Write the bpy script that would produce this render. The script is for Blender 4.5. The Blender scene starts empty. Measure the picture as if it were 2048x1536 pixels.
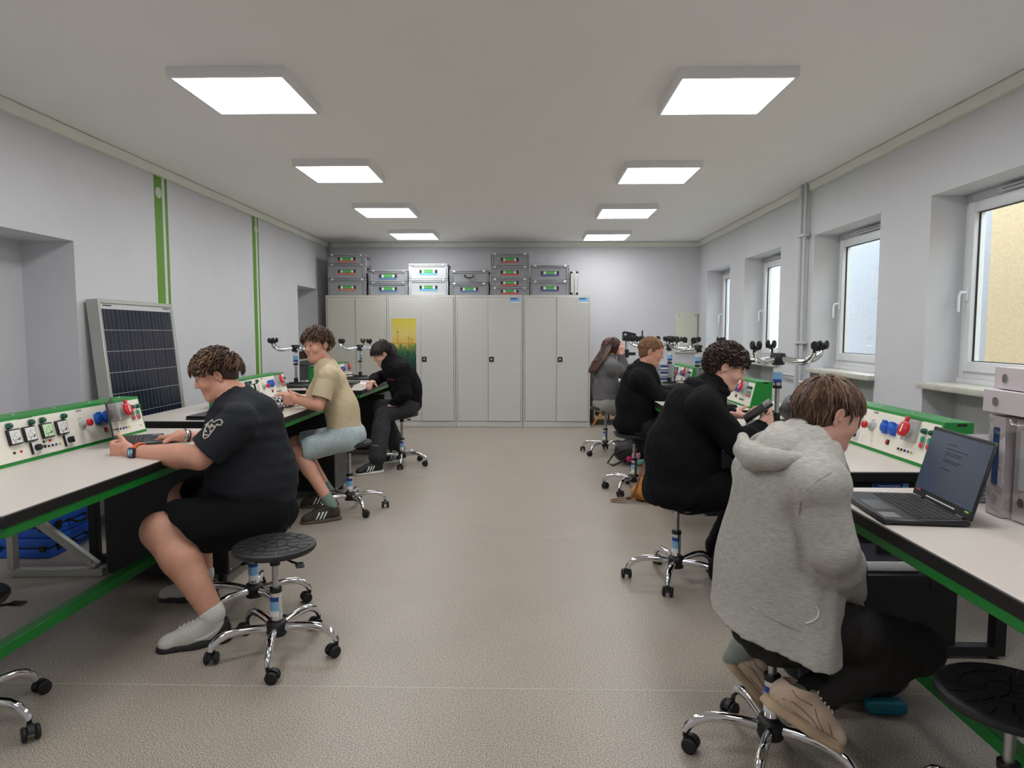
import bpy, bmesh, math, random
import numpy as np
from mathutils import Vector, Matrix, Euler
random.seed(7)
PI = math.pi
scene = bpy.context.scene
COL = scene.collection

# ------------------------------------------------------------------ camera
F_PX, CAM_H = 1350.0, 1.40
VPX, VPY = 1055.0, 664.0                       # where the room axis (+y) vanishes
_p = math.atan2(768 - VPY, F_PX)
_y = math.atan((VPX - 1024) / math.hypot(F_PX, 768 - VPY))
FW = Vector((-math.sin(_y) * math.cos(_p), math.cos(_y) * math.cos(_p), -math.sin(_p)))
RT = Vector((math.cos(_y), math.sin(_y), 0))
UP = RT.cross(FW)
cam = bpy.data.cameras.new('camera')
cam.sensor_width = 36.0
cam.lens = F_PX / 2048 * 36.0
cam.clip_start = 0.05
camo = bpy.data.objects.new('camera', cam)
COL.objects.link(camo)
camo.matrix_world = Matrix(((RT.x, UP.x, -FW.x, 0), (RT.y, UP.y, -FW.y, 0), (RT.z, UP.z, -FW.z, CAM_H), (0, 0, 0, 1)))
scene.camera = camo

def at(px, py, Y):
    """point of the photograph at depth Y (metres along the room)"""
    d = FW + RT * ((px - 1024) / F_PX) - UP * ((py - 768) / F_PX)
    return Vector((0, 0, CAM_H)) + d * (Y / d.y)

# ------------------------------------------------------------------ world / exposure
SKY = 2.8
LAMP = 9.5
world = bpy.data.worlds.new('sky')
scene.world = world
world.use_nodes = True
wn = world.node_tree
wn.nodes['Background'].inputs[0].default_value = (0.80, 0.90, 1.0, 1)
wn.nodes['Background'].inputs[1].default_value = SKY
vs = scene.view_settings
vs.view_transform = 'Standard'
vs.look = 'None'
vs.gamma = 1.0
vs.exposure = 0.70
vs.use_curve_mapping = False

# ------------------------------------------------------------------ helpers
def lin(c):
    out = []
    for v in c[:3]:
        v = v / 255.0
        out.append(v / 12.92 if v <= 0.04045 else ((v + 0.055) / 1.055) ** 2.4)
    return (out[0], out[1], out[2], 1.0)

MATS = {}
def mat(name, rgb, rough=0.5, metal=0.0, spec=0.5, noise=None, bump=None, emit=None, coat=0.0, sheen=0.0, sub=0.0, aniso=None):
    """noise=(scale, amount) colour mottling; bump=(scale, strength, distance)"""
    if name in MATS:
        return MATS[name]
    m = bpy.data.materials.new(name)
    m.use_nodes = True
    nt = m.node_tree
    b = nt.nodes['Principled BSDF']
    b.inputs['Base Color'].default_value = lin(rgb)
    b.inputs['Roughness'].default_value = rough
    b.inputs['Metallic'].default_value = metal
    b.inputs['Specular IOR Level'].default_value = spec
    b.inputs['Coat Weight'].default_value = coat
    if sheen:
        b.inputs['Sheen Weight'].default_value = sheen
    if sub:
        b.inputs['Subsurface Weight'].default_value = sub
        b.inputs['Subsurface Radius'].default_value = (0.012, 0.005, 0.003)
    if emit:
        b.inputs['Emission Color'].default_value = lin(emit[0])
        b.inputs['Emission Strength'].default_value = emit[1]
    co = None
    if noise or bump:
        tc = nt.nodes.new('ShaderNodeTexCoord')
        co = tc.outputs['Object']
        if aniso:
            mp = nt.nodes.new('ShaderNodeMapping')
            mp.inputs['Scale'].default_value = aniso
            nt.links.new(co, mp.inputs['Vector'])
            co = mp.outputs['Vector']
    if noise:
        n = nt.nodes.new('ShaderNodeTexNoise')
        n.inputs['Scale'].default_value = noise[0]
        n.inputs['Detail'].default_value = 5
        nt.links.new(co, n.inputs['Vector'])
        r = nt.nodes.new('ShaderNodeMapRange')
        r.inputs['From Min'].default_value = 0.3
        r.inputs['From Max'].default_value = 0.7
        r.inputs['To Min'].default_value = 1 - noise[1]
        r.inputs['To Max'].default_value = 1 + noise[1]
        nt.links.new(n.outputs['Fac'], r.inputs['Value'])
        mx = nt.nodes.new('ShaderNodeMix')
        mx.data_type = 'RGBA'
        mx.blend_type = 'MULTIPLY'
        mx.inputs[0].default_value = 1.0
        mx.inputs[6].default_value = lin(rgb)
        nt.links.new(r.outputs['Result'], mx.inputs[7])
        nt.links.new(mx.outputs[2], b.inputs['Base Color'])
    if bump:
        n2 = nt.nodes.new('ShaderNodeTexNoise')
        n2.inputs['Scale'].default_value = bump[0]
        n2.inputs['Detail'].default_value = 4
        nt.links.new(co, n2.inputs['Vector'])
        bp = nt.nodes.new('ShaderNodeBump')
        bp.inputs['Strength'].default_value = bump[1]
        bp.inputs['Distance'].default_value = bump[2]
        nt.links.new(n2.outputs['Fac'], bp.inputs['Height'])
        nt.links.new(bp.outputs['Normal'], b.inputs['Normal'])
    MATS[name] = m
    return m

class MB:
    """collects boxes, tubes, lathes ... and links them as one mesh object"""
    def __init__(s):
        s.v, s.f, s.m, s.mats, s.cur = [], [], [], [], 0
    def use(s, m):
        if m not in s.mats:
            s.mats.append(m)
        s.cur = s.mats.index(m)
        return s
    def add(s, vs, fs, M=None):
        o = len(s.v)
        for p in vs:
            p = Vector(p)
            s.v.append(tuple(M @ p) if M else tuple(p))
        for f in fs:
            s.f.append([i + o for i in f])
            s.m.append(s.cur)
        return s
    def bb(s, x0, x1, y0, y1, z0, z1, M=None):
        vs = [(x, y, z) for x in (x0, x1) for y in (y0, y1) for z in (z0, z1)]
        return s.add(vs, [(0, 1, 3, 2), (4, 6, 7, 5), (0, 4, 5, 1), (2, 3, 7, 6), (0, 2, 6, 4), (1, 5, 7, 3)], M)
    def box(s, c, d, M=None):
        return s.bb(c[0] - d[0] / 2, c[0] + d[0] / 2, c[1] - d[1] / 2, c[1] + d[1] / 2, c[2] - d[2] / 2, c[2] + d[2] / 2, M)
    def rbox(s, x0, x1, y0, y1, z0, z1, r=0.005, seg=2, M=None):
        bm = bmesh.new()
        bmesh.ops.create_cube(bm, size=1)
        for v in bm.verts:
            v.co = ((x0 + x1) / 2 + v.co.x * (x1 - x0), (y0 + y1) / 2 + v.co.y * (y1 - y0), (z0 + z1) / 2 + v.co.z * (z1 - z0))
        bmesh.ops.bevel(bm, geom=list(bm.edges), offset=r, segments=seg, profile=0.5, affect='EDGES')
        bm.verts.index_update()
        s.add([v.co.copy() for v in bm.verts], [[v.index for v in f.verts] for f in bm.faces], M)
        bm.free()
        return s
    def ring(s, pts_list, caps=True, closed=False, M=None):
        n = len(pts_list[0])
        vs = [p for r in pts_list for p in r]
        fs = []
        m = len(pts_list)
        for i in range(m if closed else m - 1):
            a, b = i * n, ((i + 1) % m) * n
            for j in range(n):
                k = (j + 1) % n
                fs.append((a + j, a + k, b + k, b + j))
        if caps and not closed:
            fs.append(tuple(range(n - 1, -1, -1)))
            fs.append(tuple(range((m - 1) * n, m * n)))
        return s.add(vs, fs, M)
    def tube(s, pts, r, n=10, caps=True, closed=False, M=None, flat=1.0):
        pts = [Vector(p) for p in pts]
        rs = r if isinstance(r, (list, tuple)) else [r] * len(pts)
        rings = []
        ref = None
        N = len(pts)
        for i, p in enumerate(pts):
            a = pts[(i - 1) % N] if (closed or i > 0) else p
            b = pts[(i + 1) % N] if (closed or i < N - 1) else p
            t = (b - a).normalized()
            if ref is None:
                ref = Vector((0, 0, 1)) if abs(t.z) < 0.9 else Vector((1, 0, 0))
            u = (ref - t * ref.dot(t)).normalized()
            w = t.cross(u)
            ref = u
            rings.append([p + (u * math.cos(2 * PI * k / n) * flat + w * math.sin(2 * PI * k / n)) * rs[i] for k in range(n)])
        return s.ring(rings, caps, closed, M)
    def cyl(s, p0, p1, r0, r1=None, n=16, M=None):
        return s.tube([p0, p1], [r0, r0 if r1 is None else r1], n, M=M)
    def lathe(s, prof, n=24, M=None):
        rings = [[(r * math.cos(2 * PI * k / n), r * math.sin(2 * PI * k / n), z) for k in range(n)] for r, z in prof]
        return s.ring(rings, True, False, M)
    def prism(s, poly, h0, h1, M=None):
        """poly in local xy, extruded along local z"""
        n = len(poly)
        vs = [(x, y, h0) for x, y in poly] + [(x, y, h1) for x, y in poly]
        fs = [tuple(range(n - 1, -1, -1)), tuple(range(n, 2 * n))]
        for i in range(n):
            j = (i + 1) % n
            fs.append((i, j, n + j, n + i))
        return s.add(vs, fs, M)
    def ball(s, c, r, nu=14, nv=8, M=None):
        r = r if isinstance(r, (tuple, list)) else (r, r, r)
        rings = []
        for i in range(1, nv):
            a = PI * i / nv
            rings.append([(c[0] + r[0] * math.sin(a) * math.cos(2 * PI * k / nu), c[1] + r[1] * math.sin(a) * math.sin(2 * PI * k / nu), c[2] - r[2] * math.cos(a)) for k in range(nu)])
        return s.ring(rings, True, False, M)
    def mesh(s, name, mats=None, angle=40):
        me = bpy.data.meshes.new(name)
        me.from_pydata(s.v, [], s.f)
        for m in (s.mats or ([mats] if mats else [])):
            me.materials.append(m)
        if len(s.mats) > 1:
            me.polygons.foreach_set('material_index', s.m)
        bm = bmesh.new()
        bm.from_mesh(me)
        bmesh.ops.recalc_face_normals(bm, faces=bm.faces)
        bm.to_mesh(me)
        bm.free()
        me.polygons.foreach_set('use_smooth', [True] * len(me.polygons))
        me.set_sharp_from_angle(angle=math.radians(angle))
        me.update()
        return me
    def build(s, name, m=None, parent=None, angle=40):
        return link(name, s.mesh(name, m, angle), parent)

def link(name, me, parent=None, loc=None, rot=None):
    o = bpy.data.objects.new(name, me)
    COL.objects.link(o)
    if parent is not None:
        o.parent = parent
    if loc is not None:
        o.location = loc
    if rot is not None:
        o.rotation_euler = rot
    return o
def tag(o, label=None, cat=None, group=None, kind=None):
    if label: o['label'] = label
    if cat: o['category'] = cat
    if group: o['group'] = group
    if kind: o['kind'] = kind
    return o
def thing(name, label, cat, loc=(0, 0, 0), rotz=0.0, group=None):
    o = link(name, None, None, loc, (0, 0, rotz))
    o.empty_display_size = 0.1
    return tag(o, label, cat, group)
def struct(name, mb, m=None, parent=None):
    o = mb.build(name, m, parent)
    if parent is None:
        o['kind'] = 'structure'
    return o
def text_mesh(s, size, depth=0.0006):
    c = bpy.data.curves.new('lettering', 'FONT')
    c.body = s
    c.size = size
    c.extrude = depth
    c.align_x = 'CENTER'
    c.align_y = 'CENTER'
    c.resolution_u = 2
    o = bpy.data.objects.new('lettering', c)
    COL.objects.link(o)
    dg = bpy.context.evaluated_depsgraph_get()
    dg.update()
    me = bpy.data.meshes.new_from_object(o.evaluated_get(dg))
    bpy.data.objects.remove(o)
    bpy.data.curves.remove(c)
    return me
def lettering(s, size, m, parent, M, name='lettering'):
    me = text_mesh(s, size)
    me.transform(M)
    me.materials.clear()
    me.materials.append(m)
    return link(name, me, parent)
# ------------------------------------------------------------------ materials of the setting
WALL = mat('painted_wall', (216, 216, 220), 0.75, noise=(3, 0.02), bump=(220, 0.15, 0.002))
CEIL = mat('painted_ceiling', (252, 250, 247), 0.9, noise=(2, 0.02))
TRIMW = mat('cornice_paint', (242, 243, 232), 0.6)
GREENP = mat('green_wall_paint', (98, 150, 38), 0.55)
PVC = mat('white_pvc', (232, 233, 236), 0.3)
RUBBER = mat('black_rubber', (18, 18, 20), 0.55)
STUCCO = mat('beige_stucco', (216, 188, 150), 0.95, noise=(30, 0.08), bump=(90, 0.9, 0.02))
SILL = mat('sill_stone', (206, 202, 190), 0.3, noise=(14, 0.12))
PIPE = mat('pipe_paint', (205, 206, 208), 0.4)
def floor_material():
    m = bpy.data.materials.new('speckled_vinyl')
    m.use_nodes = True
    nt = m.node_tree
    b = nt.nodes['Principled BSDF']
    tc = nt.nodes.new('ShaderNodeTexCoord')
    def noi(sc, det):
        n = nt.nodes.new('ShaderNodeTexNoise')
        n.inputs['Scale'].default_value = sc
        n.inputs['Detail'].default_value = det
        nt.links.new(tc.outputs['Object'], n.inputs['Vector'])
        return n
    a, c = noi(230, 2), noi(2.5, 4)
    r = nt.nodes.new('ShaderNodeValToRGB')
    r.color_ramp.elements[0].position = 0.36
    r.color_ramp.elements[0].color = lin((110, 101, 92))
    r.color_ramp.elements[1].position = 0.64
    r.color_ramp.elements[1].color = lin((204, 193, 178))
    e = r.color_ramp.elements.new(0.5)
    e.color = lin((158, 149, 138))
    nt.links.new(a.outputs['Fac'], r.inputs['Fac'])
    mr = nt.nodes.new('ShaderNodeMapRange')
    mr.inputs['To Min'].default_value = 0.9
    mr.inputs['To Max'].default_value = 1.1
    nt.links.new(c.outputs['Fac'], mr.inputs['Value'])
    mx = nt.nodes.new('ShaderNodeMix')
    mx.data_type = 'RGBA'
    mx.blend_type = 'MULTIPLY'
    mx.inputs[0].default_value = 1
    nt.links.new(r.outputs['Color'], mx.inputs[6])
    nt.links.new(mr.outputs['Result'], mx.inputs[7])
    nt.links.new(mx.outputs[2], b.inputs['Base Color'])
    b.inputs['Roughness'].default_value = 0.42
    b.inputs['Specular IOR Level'].default_value = 0.45
    return m
FLOOR = floor_material()
def glass_material():
    m = bpy.data.materials.new('window_glass')
    m.use_nodes = True
    nt = m.node_tree
    nt.nodes.clear()
    out = nt.nodes.new('ShaderNodeOutputMaterial')
    mix = nt.nodes.new('ShaderNodeMixShader')
    lw = nt.nodes.new('ShaderNodeLayerWeight')
    fr = nt.nodes.new('ShaderNodeMath')
    fr.operation = 'POWER'
    fr.inputs[1].default_value = 5.0
    nt.links.new(lw.outputs['Facing'], fr.inputs[0])
    tr = nt.nodes.new('ShaderNodeBsdfTransparent')
    tr.inputs['Color'].default_value = (0.93, 0.96, 0.95, 1)
    gl = nt.nodes.new('ShaderNodeBsdfGlossy')
    gl.inputs['Roughness'].default_value = 0.02
    nt.links.new(fr.outputs[0], mix.inputs['Fac'])
    nt.links.new(tr.outputs['BSDF'], mix.inputs[1])
    nt.links.new(gl.outputs['BSDF'], mix.inputs[2])
    nt.links.new(mix.outputs['Shader'], out.inputs['Surface'])
    return m
GLASS = glass_material()

# ------------------------------------------------------------------ shell
XL, XR, YB, YF, ZC = -3.10, 2.63, 10.50, -2.2, 2.775
fl = struct('floor', MB().bb(XL - 0.5, XR + 0.4, YF, YB + 0.1, -0.1, 0.0), FLOOR)
SEAM = mat('weld_seam', (190, 186, 178), 0.4)
for y in (0.57, 2.555, 4.535, 6.52, 8.5):
    MB().bb(XL, XR, y - 0.0025, y + 0.0025, -0.001, 0.0008).build('weld_seam', SEAM, fl)
struct('ceiling', MB().bb(XL - 0.5, XR + 0.4, YF, YB + 0.1, ZC, ZC + 0.1), CEIL)
struct('wall_back', MB().bb(XL - 0.5, XR + 0.4, YB, YB + 0.12, 0, ZC), WALL)
struct('wall_front', MB().bb(XL - 0.5, XR + 0.4, YF - 0.12, YF, 0, ZC), WALL)
# left wall with two door niches
mb = MB()
niches = [(2.6, 4.60, 2.02), (9.10, 9.965, 2.03)]
y = YF
for a, b, zt in niches:
    mb.bb(XL - 0.37, XL, y, a, 0, ZC)
    mb.bb(XL - 0.37, XL, a, b, zt, ZC)
    y = b
mb.bb(XL - 0.37, XL, y, YB, 0, ZC)
mb.bb(XL - 0.5, XL - 0.37, YF, YB, 0, ZC)
struct('wall_left', mb, WALL)
# right wall with window niches that run down to the floor (radiator below the sill)
WINS = [(3.40, 4.54), (5.17, 6.335), (7.16, 8.325), (8.93, 10.03)]
WT, WF = 2.285, 2.87                      # top of the niches, plane of the window frames
mb = MB()
y = YF
for a, b in WINS:
    mb.bb(XR, XR + 0.30, y, a, 0, ZC)
    mb.bb(XR, XR + 0.30, a, b, WT, ZC)
    mb.bb(XR + 0.22, XR + 0.30, a, b, 0, 1.05)
    y = b
mb.bb(XR, XR + 0.30, y, YB, 0, ZC)
struct('wall_right', mb, WALL)
# flat cornice bands
struct('trim_1', MB().bb(XL, XL + 0.035, YF, YB, ZC - 0.075, ZC - 0.005), TRIMW)
struct('trim_2', MB().bb(XR - 0.035, XR, YF, 6.40, ZC - 0.075, ZC - 0.005).bb(XR - 0.035, XR, 6.56, YB, ZC - 0.075, ZC - 0.005), TRIMW)
struct('trim_3', MB().bb(XL + 0.035, XR - 0.035, YB - 0.035, YB, ZC - 0.075, ZC - 0.005), TRIMW)
# green painted stripes on the left wall
DISC = mat('stripe_disc', (205, 210, 196), 0.5)
RX = Matrix.Rotation(PI / 2, 4, 'Y')
for i, (a, b, c, d, yc) in enumerate([(5.635, 5.755, 5.80, 5.84, 5.70), (7.635, 7.725, 7.775, 7.81, 7.745)]):
    st = struct('trim_%d' % (4 + i), MB().bb(XL - 0.001, XL + 0.0015, a, b, 0.0, ZC - 0.075).bb(XL - 0.001, XL + 0.0015, c, d, 0.0, ZC - 0.075), GREENP)
    MB().lathe([(0.046, 0), (0.046, 0.0025)], 28, Matrix.Translation((XL + 0.0012, yc, ZC - 0.21)) @ RX).build('disc', DISC, st)
# baseboards
BASE = mat('baseboard_vinyl', (150, 146, 140), 0.5)
struct('baseboard_left', MB().bb(XL, XL + 0.012, 4.60, 9.10, 0, 0.07), BASE)
struct('baseboard_back', MB().bb(XL, XR, YB - 0.012, YB, 0, 0.07), BASE)

def window(i, a, b):
    o = link('window_%d' % (i + 1), None)
    tag(o, kind='structure')
    z0, z1 = 1.10, WT
    def frame(y0, y1, z0, z1, w, x0, x1, name):
        MB().rbox(x0, x1, y0, y0 + w, z0, z1, 0.004).rbox(x0, x1, y1 - w, y1, z0, z1, 0.004).rbox(x0, x1, y0 + w, y1 - w, z0, z0 + w, 0.004).rbox(x0, x1, y0 + w, y1 - w, z1 - w, z1, 0.004).build(name, PVC, o)
    frame(a, b, z0, z1, 0.055, WF - 0.01, WF + 0.06, 'window_frame')
    frame(a + 0.05, b - 0.05, z0 + 0.045, z1 - 0.06, 0.065, WF - 0.03, WF + 0.045, 'sash')
    ya, yb, za, zb = a + 0.115, b - 0.115, z0 + 0.11, z1 - 0.125
    g = MB()
    for (p, q, r_, s) in ((ya, ya + 0.005, za, zb), (yb - 0.005, yb, za, zb), (ya, yb, za, za + 0.005), (ya, yb, zb - 0.005, zb)):
        g.bb(WF - 0.001, WF + 0.010, p, q, r_, s)
    g.build('gasket', RUBBER, o)
    MB().bb(WF + 0.004, WF + 0.008, ya, yb, za, zb).build('pane', GLASS, o)
    # vent above, handle on the far stile
    ym = (a + b) / 2
    v = MB().rbox(WF - 0.045, WF - 0.028, ym - 0.22, ym + 0.22, z1 - 0.05, z1 - 0.02, 0.005).build('vent', PVC, o)
    MB().bb(WF - 0.047, WF - 0.044, ym - 0.19, ym + 0.19, z1 - 0.037, z1 - 0.033).build('slot', RUBBER, v)
    h = MB().rbox(WF - 0.042, WF - 0.03, b - 0.10, b - 0.07, 1.60, 1.68, 0.004)
    h.tube([(WF - 0.04, b - 0.085, 1.655), (WF - 0.075, b - 0.085, 1.655), (WF - 0.085, b - 0.085, 1.63), (WF - 0.085, b - 0.085, 1.53)], 0.009, 8)
    h.build('handle', PVC, o)
    # sill slab and its pvc upstand
    s = MB().rbox(XR - 0.05, WF + 0.01, a - 0.0, b + 0.0, 1.03, 1.07, 0.006).build('sill', SILL, o)
    MB().bb(WF - 0.02, WF + 0.06, a, b, 1.07, 1.10).build('sill_joint', PVC, s)
for i, (a, b) in enumerate(WINS):
    window(i, a, b)

# what stands outside the windows
struct('outside_wall', MB().bb(4.5, 4.7, -3, 6.75, -0.6, 3.0), STUCCO)
struct('outside_wall', MB().bb(4.55, 4.75, 6.75, 12.5, -0.6, 3.0), mat('overexposed_stucco', (178, 176, 180), 0.95, noise=(30, .05), bump=(90, .6, .015)))  # neutral pale colour stands in for overexposed, bluish daylight on this stretch
struct('outside_ground', MB().bb(XR + 0.3, 60, -20, 60, -0.7, -0.6), mat('outside_paving', (214, 212, 206), 0.9, noise=(6, 0.1)))

# radiators below the sills
RAD = mat('radiator_enamel', (222, 222, 220), 0.35)
CHROME = mat('chrome', (232, 232, 235), 0.07, 1.0)
for i, (a, b) in list(enumerate(WINS))[1:]:
    r = thing('radiator', ['', 'white panel radiator behind the head of the person in grey',
        'white panel radiator behind the green console by the curly haired person', 'white panel radiator under the window beside the cream wall board'][i], 'radiator', (XR + 0.10, (a + b) / 2, 0.12), 0, 'radiators under the windows')
    L = (b - a) / 2 - 0.10
    MB().rbox(0, 0.10, -L, L, 0.0, 0.66, 0.006).build('body', RAD, r)
    fb = MB()
    k = int(2 * L / 0.05)
    for j in range(k):
        yy = -L + 0.03 + j * (2 * L - 0.06) / (k - 1)
        fb.rbox(-0.012, 0.0, yy - 0.016, yy + 0.016, 0.05, 0.61, 0.005, 1)
    fb.build('front_ribs', RAD, r)
    gb = MB()
    for j in range(26):
        yy = -L + 0.03 + j * (2 * L - 0.06) / 25
        gb.bb(0.01, 0.09, yy - 0.004, yy + 0.004, 0.655, 0.668)
    gb.build('top_grille', RAD, r)
    MB().cyl((0.03, L, 0.58), (0.03, L + 0.05, 0.58), 0.014).cyl((-0.005, L + 0.045, 0.58), (0.05, L + 0.045, 0.58), 0.02).build('valve', CHROME, r)

# riser pipes on the right wall
p = thing('riser_pipe', 'pair of grey painted heating pipes rising up the wall between windows', 'pipe', (XR - 0.05, 6.48, 0))
for dy, r_ in ((-0.045, 0.017), (0.045, 0.022)):
    MB().cyl((0, dy, 0), (0, dy, ZC), r_, n=14).build('pipe', PIPE, p)
MB().tube([(-0.005, -0.045, 0.93), (-0.005, -0.09, 0.93), (0.02, -0.12, 0.93)], 0.014, 10).build('branch', PIPE, p)
MB().tube([(-0.005, 0.045, 0.98), (-0.005, 0.45, 0.98), (0.02, 0.52, 0.98)], 0.014, 10).build('branch', PIPE, p)
for z in (1.30, 2.3):
    MB().rbox(-0.028, 0.04, -0.075, 0.075, z - 0.012, z + 0.012, 0.004).build('clip', PIPE, p)
p = thing('corner_pipe', 'thin white pipe in the back corner above the crates', 'pipe', (-3.03, YB - 0.04, 0))
MB().cyl((0, 0, 0), (0, 0, ZC), 0.018, n=12).build('pipe', PIPE, p)
MB().rbox(-0.03, 0.03, -0.03, 0.04, 2.5, 2.525, 0.004).build('clip', PIPE, p)

# ------------------------------------------------------------------ ceiling lights
FRAMEW = mat('lamp_frame', (238, 238, 240), 0.4)
DIFF = mat('lamp_diffuser', (255, 255, 255), 0.5, emit=((251, 252, 253), LAMP))
lamp_frame = MB()
for a in range(4):
    M = Matrix.Rotation(a * PI / 2, 4, 'Z')
    lamp_frame.add([(-0.31, -0.31, 0), (0.31, -0.31, 0), (0.29, -0.29, 0), (-0.29, -0.29, 0), (-0.31, -0.31, 0.055), (0.31, -0.31, 0.055), (0.29, -0.29, 0.055), (-0.29, -0.29, 0.055)],
                   [(0, 1, 2, 3), (0, 4, 5, 1), (3, 2, 6, 7), (4, 7, 6, 5)], M)
lamp_frame = lamp_frame.mesh('frame', FRAMEW)
lamp_diff = MB().bb(-0.29, 0.29, -0.29, 0.29, 0.004, 0.012).mesh('diffuser', DIFF)
order = ['first and largest', 'second', 'third', 'fourth and farthest']
for side, x, ys in (('left', -1.57, (3.885, 5.775, 7.615, 9.475)), ('right', 1.10, (3.955, 5.885, 7.73, 9.63))):
    for i, y in enumerate(ys):
        t = thing('ceiling_light', 'square white ceiling light, %s in the row on the %s' % (order[i], 'solar panel side' if side == 'left' else 'window side'), 'ceiling light', (x, y, ZC - 0.055), 0, 'square ceiling light panels')
        link('frame', lamp_frame, t)
        link('diffuser', lamp_diff, t)
for x in (-1.57, 1.10):
    for y in (2.0, 0.1):  # unseen panels continuing both rows, added to light the near end
        t = thing('ceiling_light', 'unseen square white ceiling light %s, %s' % (('over the solar panel side' if x < 0 else 'over the window side'), {2.0: 'just above the frame', 0.1: 'above the camera'}[y]), 'ceiling light', (x, y, ZC - 0.055), 0, 'square ceiling light panels')
        link('frame', lamp_frame, t)
        link('diffuser', lamp_diff, t)
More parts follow.
